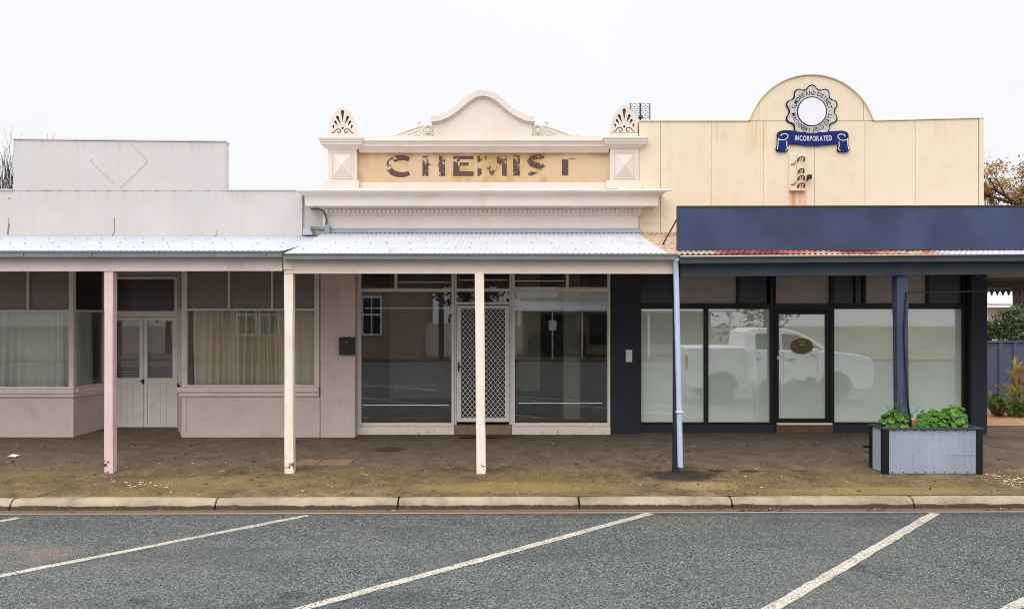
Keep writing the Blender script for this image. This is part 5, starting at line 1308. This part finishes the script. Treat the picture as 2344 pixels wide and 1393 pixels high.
for k, (dx, dz, L) in enumerate(((-1.0,.25,1.05),(-.9,.7,.95),(-.2,1.0,1.0),(.5,1,1.0),(1,.5,1.1),(.2,1,.8),(-.7,.1,.9),(.9,.2,1.0),(-1,.5,1.0))):
    grow(m, (x0-.03, D+rnd.uniform(-.1,.1), 4.0+rnd.uniform(0,1.2)), (dx, rnd.uniform(-.5,.5), dz), L*.86, .045, 3, rnd, tips, up=.12, spread=.75, nb=(2,4), taper=.6)
m.build('branch', MT['bark2'], th)
cl = [t for t, dpt in tips if dpt <= 1 and 4.9 < t.z < 5.5+rnd.uniform(0,1.0) and rnd.random() < .34]
m = MB()
def lp():
    c = rnd.choice(cl); return (c.x+rnd.gauss(0,.10), c.y+rnd.gauss(0,.10), c.z+rnd.gauss(0,.08)-.04)
leafcloud(m, lp, 8500, .040, rnd); m.build('crown', MT['leaf_autumn'], th, norm=False)

# ================================================================== pavement details
for k, (pa, pb_) in enumerate(((676,727),(731,801))):
    D0, D1 = 11.95, 12.35
    o_ = MB(); ya, yb = 11.98, 12.30; xa_, xb_ = X(pa,12.1), X(pb_,12.1)
    o_.hexa([(xa_,ya,G(ya)-.02),(xb_,ya,G(ya)-.02),(xb_+.03,yb,G(yb)-.02),(xa_+.03,yb,G(yb)-.02),(xa_,ya,G(ya)+.008),(xb_,ya,G(ya)+.008),(xb_+.03,yb,G(yb)+.008),(xa_+.03,yb,G(yb)+.008)])
    tag(o_.build('pit_cover', MT['concrete_lid'], bevel=.006), ('smaller tan concrete pit lid touching the cream post base' if k == 0 else 'larger tan concrete pit lid away from the cream post'), 'pit cover', 'concrete pit lids in the pavement')
m = MB(); D = 12.45; x0, z0 = X(30,D), G(D)
m.add([(x0-.07,D-.05,z0+.01),(x0-.02,D-.08,z0+.03),(x0+.05,D-.04,z0+.012),(x0+.075,D+.03,z0+.035),(x0+.01,D+.06,z0+.015),(x0-.05,D+.03,z0+.04),(x0,D,z0+.055)], [(0,1,6),(1,2,6),(2,3,6),(3,4,6),(4,5,6),(5,0,6)])
tag(m.build('paper_scrap', MT['paper'], norm=False), 'crumpled white paper scrap lying below the bay window', 'paper')
rnd = random.Random(41); m = MB()
def litter(m, x, y, s_, lift=.012):
    a = rnd.uniform(0,6.28); ca, sa = math.cos(a)*s_, math.sin(a)*s_; z = G(y)+.006
    m.quad((x-ca,y-sa,z+rnd.uniform(0,lift)),(x+sa*.4,y-ca*.4,z),(x+ca,y+sa,z+rnd.uniform(0,lift)),(x-sa*.4,y+ca*.4,z+lift*.8))
for _ in range(420):
    y = 10.4+3.5*rnd.random()**1.1; x = rnd.uniform(-1,1)*y*.66; litter(m, x, y, rnd.choice([.008,.012,.016,.02,.03,.045]), .018)
for _ in range(60): x = rnd.uniform(2.6,4.5)+rnd.gauss(0,.3); litter(m, x, KY(x)+rnd.uniform(.2,.9), .02)
tag(m.build('leaf_litter', MT['leaf_dead'], norm=False), 'brown dead leaves scattered over the pavement', 'leaves', kind='stuff')
m = MB()
for _ in range(260): x = 6.62+abs(rnd.gauss(0,.5)); y = 11.0+rnd.gauss(0,.22); litter(m, x, max(y,10.5), rnd.choice([.010,.014,.02,.028]), .01)
for _ in range(34): litter(m, X(rnd.gauss(330,60),10.8), 10.85+rnd.gauss(0,.1), rnd.choice([.012,.02,.03]), .008)
for _ in range(80): y = 10.4+1.8*rnd.random(); litter(m, rnd.uniform(-1,1)*y*.62, y, rnd.choice([.008,.012,.02]), .01)
tag(m.build('pale_litter', MT['petal'], norm=False), 'pale fallen petals and chips drifted across the pavement', 'litter', kind='stuff')
m = MB()
for (cxp, n) in ((1720,26),(1780,16),(920,6),(1990,8),(200,5),(2290,5)):
    for _ in range(n):
        x = X(cxp+rnd.gauss(0,26),10.1); y = KY(x)-.05+rnd.uniform(-.04,.04); a = rnd.uniform(0,6.28); s_ = rnd.uniform(.02,.05)
        m.quad((x-s_*math.cos(a),y-s_*math.sin(a)*.6,.012),(x+.01,y-.015,.02),(x+s_*math.cos(a),y+s_*math.sin(a)*.6,.014+rnd.uniform(0,.03)),(x-.01,y+.015,.03))
tag(m.build('gutter_leaves', MT['leaf_dead'], norm=False), 'dry leaves caught in the gutter at the foot of the kerb', 'leaves', kind='stuff')
m = MB()
for k in range(200):
    a = rnd.gauss(0,.36); y = 11.36+rnd.gauss(0,.14); x = 2.44+a; litter(m, x, y, rnd.choice([.008,.012]), .008)
tag(m.build('dark_gravel', flat('dark_gravel', C(50,44,42)), norm=False), 'dark gravel washed out around the foot of the pale downpipe', 'gravel', kind='stuff')

# ================================================================== the other side of the street (seen in the window reflections)
m = MB(); m.quad((-70,-20,.10),(70,-20,.10),(70,-14.0,.10),(-70,-14.0,.10)); m.box(-70,70,-14.15,-14.0,-.03,.11); struct(m.build('far_pavement', MT['pave'], norm=False))
bh = thing('brick_house', 'pink brick house with white sash windows across the street, seen in the shop glass', 'house', (-10, -18, .1))
BYY = -16.0
m = MB(); m.box(-17, -4.4, -24, BYY, .1, 4.3); m.build('wall', MT['brick'], bh)
m = MB(); m.sweepx([(BYY+.5,4.3),(BYY+.5,4.42),(-20,6.6),(-24.5,4.42),(-24.5,4.3)], -17.5, -3.9); m.build('roof', MT['rusty_roof'], bh)
for xw in (-13.55, -12.35, -7.0):
    m = MB(); w_ = .55; z0, z1 = 1.3, 3.4
    m.box(xw-w_, xw-w_+.1, BYY+.005, BYY+.08, z0, z1); m.box(xw+w_-.1, xw+w_, BYY+.005, BYY+.08, z0, z1)
    for z in (z0-.02, (z0+z1)/2, z1-.1): m.box(xw-w_+.1, xw+w_-.1, BYY+.007, BYY+.078, z, z+.1)
    m.box(xw-.03, xw+.03, BYY+.009, BYY+.076, z0+.08, z1-.1)
    w = m.build('window', MT['white_metal'], bh); w['label'] = 'white sash window'
    m = MB(); m.box(xw-w_+.1, xw+w_-.1, BYY+.004, BYY+.03, z0+.08, z1-.1); m.build('pane', MT['carglass'], w)
cs = thing('far_shop', 'cream shop with silver verandah across the street, seen in the shop glass', 'shop', (4, -19, .1))
m = MB(); m.box(1.2, 12, -26, -19, .1, 3.4); m.prism([(3.2,3.4),(9.5,3.4),(9.5,4.6),(3.2,4.9)], -19.4, -19); m.build('wall', MT['cladding'], cs)
m = MB(); m.sweepx([(-15.6,2.55),(-15.6,2.62),(-18.99,3.2),(-18.99,3.1)], .5, 12.5); m.build('verandah_roof', MT['zinc'], cs)
for xp in (.7, 4.2, 7.8, 12.2):
    m = MB(); m.box(xp, xp+.1, -15.85, -15.72, .1, 2.6); m.build('post', MT['cream_post'], cs)
for xp in (2.2, 5.0, 8.2):
    m = MB(); m.box(xp, xp+2.0, -19.0+.004, -18.95, .7, 2.4); m.build('window', MT['carglass'], cs)
fw = thing('fence', 'pale timber fence across the street between the brick house and the cream shop', 'fence', (-2, -17, .1))
m = MB(); x = -4.2
while x < .4: m.box(x, x+.14, -17.05, -17, .1, 1.9); x += .15
m.build('palings', MT['cream_post'], fw)
def dense_tree(x, y, h, r, label, seed):
    rnd = random.Random(seed); th = thing('street_tree', label, 'tree', (x, y, .1), 'trees across the street')
    m = MB(); m.tube([(x,y,0),(x,y,h*.5)], [.22,.12], 8); m.build('trunk', MT['bark2'], th)
    bl = [(x+rnd.gauss(0,r*.4), y+rnd.gauss(0,r*.3), h*.62+rnd.gauss(0,h*.16), r*rnd.uniform(.4,.7)) for _ in range(9)]
    def pt():
        b = rnd.choice(bl); u = Vector((rnd.gauss(0,1), rnd.gauss(0,1), rnd.gauss(0,1))).normalized()*b[3]*rnd.uniform(.6,1.05); return (b[0]+u.x, b[1]+u.y, max(.4, b[2]+u.z))
    m = MB(); leafcloud(m, pt, 1400, .20, rnd); m.build('crown', MT['leaf_hedge'], th, norm=False)
dense_tree(-1.6, -22, 4.4, 1.9, 'dark tree behind the pale fence across the street', 51)
dense_tree(-20, -20, 6, 2.6, 'dark tree beside the brick house across the street', 52)
dense_tree(15.5, -20, 6.5, 2.8, 'dark tree beyond the cream shop across the street', 53)

th = thing('far_hedge', 'dark clipped hedge in front of the cream shop across the street', 'hedge', (3.2, -17.4, .1)); rnd = random.Random(61)
m = MB(); leafcloud(m, lambda: (rnd.uniform(1.4,4.6), -17.4+rnd.uniform(-.4,.4), rnd.uniform(.15,1.5)), 900, .12, rnd); m.build('leaves', MT['leaf_hedge'], th, norm=False)
m = MB(); m.box(1.4, 4.6, -17.6, -17.2, .1, 1.3); m.build('branch', MT['bark2'], th)
th = thing('sign_post', 'thin street sign post with blank white plate across the street', 'sign', (2.6, -14.6, .1))
m = MB(); m.tube([(2.6,-14.6,.1),(2.6,-14.6,2.7)], .04, 8); m.build('pole', MT['alu'], th)
m = MB(); m.box(2.4, 2.8, -14.56, -14.54, 1.6, 2.1); m.build('plate', MT['white_metal'], th)
th = thing('power_pole', 'brown timber power pole on the far pavement across the street', 'pole', (-3.2, -14.9, .1))
m = MB(); m.tube([(-3.2,-14.9,.1),(-3.2,-14.9,8.2)], [.15,.11], 10); m.build('pole', MT['bark'], th)
m = MB(); m.box(-4.3, -2.1, -14.95, -14.85, 7.4, 7.52); m.build('crossarm', MT['bark'], th)

# white utility truck standing on the road to the right of the camera, mirrored in the filmed glass
ut = thing('utility_truck', 'white four door utility truck standing on the road, mirrored in the filmed shop windows', 'truck', (7.4, 5.7, 0))
ux0, uy0, uy1 = 4.9, 4.75, 6.6
def UX(t): return ux0+t
def shell(prof, inset0, inset1, mat, nm, parent, zmid):
    m = MB(); n = len(prof)
    def ins(z): return inset0 if z < zmid else inset0+(inset1-inset0)*(z-zmid)/.8
    A_ = [(UX(x), uy1-ins(z), z) for x, z in prof]; B_ = [(UX(x), uy0+ins(z), z) for x, z in prof]
    m.add(A_+B_, [tuple(range(n)), tuple(range(2*n-1,n-1,-1))]+[(i,i+n,(i+1)%n+n,(i+1)%n) for i in range(n)])
    return m.build(nm, mat, parent, bevel=.03, smooth=40)
def arch(cx0, r): return [(cx0-r*math.cos(math.pi*k/10), .42+r*math.sin(math.pi*k/10)) for k in range(11)]
low_ = [(0,.58)] + [(.1,.44)] + arch(.95,.47) + arch(4.0,.47) + [(4.85,.38),(5.02,.46),(5.05,.8),(5.03,1.08),(4.97,1.24),(4.6,1.34),(3.97,1.41),(3.6,1.43),(1.62,1.46),(1.56,1.53),(.02,1.53)]
body = shell(low_, 0, 0, MT['carwhite'], 'body', ut, 2)
cab = shell([(1.60,1.42),(3.97,1.39),(3.42,1.74),(3.05,1.93),(2.7,2.02),(2.2,2.05),(1.85,2.03),(1.66,1.96)], .04, .20, MT['carwhite'], 'cab', ut, 1.4)
for yy, s_ in ((uy1, -1), (uy0, 1)):
    for pr in (((1.78,1.49),(2.52,1.48),(2.52,1.90),(1.98,1.90),(1.82,1.80)), ((2.60,1.48),(3.66,1.46),(3.30,1.72),(3.02,1.86),(2.60,1.90))):
        m = MB(); m.add([(UX(x), yy+s_*(.022+.16*(z-1.4)/.8), z) for x, z in pr], [(0,1,2,3,4)]); m.build('window', MT['carglass'], ut, norm=False)
m = MB(); m.add([(UX(3.95),uy0+.2,1.43),(UX(3.95),uy1-.2,1.43),(UX(3.14),uy1-.3,1.91),(UX(3.14),uy0+.3,1.91)], [(0,1,2,3)]); m.build('windscreen', MT['carglass'], ut, norm=False)
for cx0 in (.95, 4.0):
    for yy in (uy1-.12, uy0+.12):
        s_ = 1 if yy > 5.5 else -1
        m = MB(); m.lathe([(.16,yy-.12),(.36,yy-.12),(.39,yy-.08),(.39,yy+.08),(.36,yy+.12),(.16,yy+.12)], UX(cx0), .39, 28, 'y'); wh = m.build('wheel', MT['tyre'], ut, smooth=40)
        m = MB(); m.lathe([(.0,yy+s_*.10),(.1,yy+s_*.115),(.21,yy+s_*.10),(.24,yy+s_*.122),(.25,yy+s_*.0)], UX(cx0), .39, 24, 'y'); m.build('rim', MT['alu'], wh, smooth=40)
for yy in (uy1-.02, uy0+.02):
    s_ = 1 if yy > 5.5 else -1
    m = MB(); m.hexa([(UX(4.55),yy-.02*s_,.98),(UX(4.99),yy-.02*s_,.92),(UX(4.99),yy-.3*s_,.92),(UX(4.55),yy-.3*s_,.98),(UX(4.5),yy+.03*s_,1.12),(UX(4.93),yy+.01*s_,1.08),(UX(4.93),yy-.3*s_,1.08),(UX(4.5),yy-.3*s_,1.12)]); m.build('headlight', MT['lamp'], ut, bevel=.01)
    m = MB(); m.box(UX(-.015), UX(.06), yy-.06, yy+.03, .95, 1.3); m.build('tail_light', flat('red_lens', C(150,30,26), .2), ut)
m = MB(); m.hexa([(UX(1.62),uy1-.0,.62),(UX(1.66),uy1+.0,.62),(UX(1.66),uy1+.85,.62),(UX(1.62),uy1+.85,.62),(UX(1.66),uy1-.06,1.95),(UX(1.70),uy1-.06,1.95),(UX(1.70),uy1+.55,1.90),(UX(1.66),uy1+.55,1.90)]); m.build('door', MT['carwhite'], ut, bevel=.015)
m = MB()
for xx in (1.66, 2.6, 3.5): m.box(UX(xx), UX(xx+.012), uy1+.001, uy1+.004, .55, 1.36)
m.box(UX(1.7), UX(3.5), uy1+.001, uy1+.004, .50, .515)
m.build('door_gap', MT['blackplastic'], ut)
for xx in (1.80, 2.72):
    m = MB(); m.box(UX(xx), UX(xx+.2), uy1+.002, uy1+.03, 1.2, 1.235); m.build('door_handle', MT['blackplastic'], ut)
m = MB(); m.box(UX(3.3), UX(3.48), uy1-.02, uy1+.18, 1.36, 1.5); m.build('wing_mirror', MT['carwhite'], ut, bevel=.03)

# ================================================================== camera, sky, sun
cam = bpy.data.cameras.new('camera'); cam.sensor_width = 36; cam.lens = F0/2344*36
cam.shift_x = (1172-CX)/2344; cam.shift_y = (CY-696.5)/2344; cam.clip_end = 500; cam.clip_start = .05
co = bpy.data.objects.new('camera', cam); COL.objects.link(co); co.location = (0, 0, CAMZ); co.rotation_euler = (R(90), 0, 0); scene.camera = co
SUN_EL, SUN_AZ = R(40), R(205)
wd = bpy.data.worlds.new('World'); scene.world = wd; wd.use_nodes = True; nt = wd.node_tree
bg = nt.nodes['Background']; sky = nt.nodes.new('ShaderNodeTexSky'); sky.sky_type = 'NISHITA'; sky.sun_disc = False
sky.sun_elevation = SUN_EL; sky.sun_rotation = R(155); sky.air_density = 1.5; sky.dust_density = 5; sky.ozone_density = 1
tc = nt.nodes.new('ShaderNodeTexCoord'); sp = nt.nodes.new('ShaderNodeSeparateXYZ'); nt.links.new(tc.outputs['Generated'], sp.inputs[0])
mr = nt.nodes.new('ShaderNodeMapRange'); nt.links.new(sp.outputs[2], mr.inputs[0]); mr.interpolation_type = 'SMOOTHSTEP'; mr.inputs[1].default_value = .36; mr.inputs[2].default_value = .92; mr.inputs[3].default_value = 9.85; mr.inputs[4].default_value = 31
cl_ = nt.nodes.new('ShaderNodeTexNoise'); cl_.inputs['Scale'].default_value = 1.6; cl_.inputs['Detail'].default_value = 5; nt.links.new(tc.outputs['Generated'], cl_.inputs['Vector'])
cr = nt.nodes.new('ShaderNodeMapRange'); nt.links.new(cl_.outputs['Fac'], cr.inputs[0]); cr.inputs[1].default_value = .3; cr.inputs[2].default_value = .7; cr.inputs[3].default_value = .97; cr.inputs[4].default_value = 1.03
mu = nt.nodes.new('ShaderNodeMath'); mu.operation = 'MULTIPLY'; nt.links.new(mr.outputs[0], mu.inputs[0]); nt.links.new(cr.outputs[0], mu.inputs[1])
cc = nt.nodes.new('ShaderNodeMix'); cc.data_type = 'RGBA'; cc.blend_type = 'MULTIPLY'; cc.inputs[0].default_value = 1; nt.links.new(mu.outputs[0], cc.inputs[6]); cc.inputs[7].default_value = (.985,.99,1.015,1)
mx = nt.nodes.new('ShaderNodeMix'); mx.data_type = 'RGBA'; mx.inputs[0].default_value = .96; nt.links.new(sky.outputs[0], mx.inputs[6]); nt.links.new(cc.outputs[2], mx.inputs[7])
nt.links.new(mx.outputs[2], bg.inputs[0]); bg.inputs[1].default_value = .1
sl = bpy.data.lights.new('sun', 'SUN'); sl.energy = 1.3; sl.angle = R(50); sl.color = (1, .97, .92)
so = bpy.data.objects.new('sun', sl); COL.objects.link(so); so.rotation_euler = (R(90)-SUN_EL, 0, R(-20)); so.location = (0, -5, 20)
scene.view_settings.view_transform = 'Standard'; scene.view_settings.look = 'None'; scene.view_settings.exposure = 0; scene.view_settings.gamma = 1
scene.cycles.max_bounces = 8; scene.cycles.transparent_max_bounces = 12; scene.cycles.use_denoising = True

scene.cycles.pixel_filter_type = 'BLACKMAN_HARRIS'; scene.cycles.filter_width = 1.0
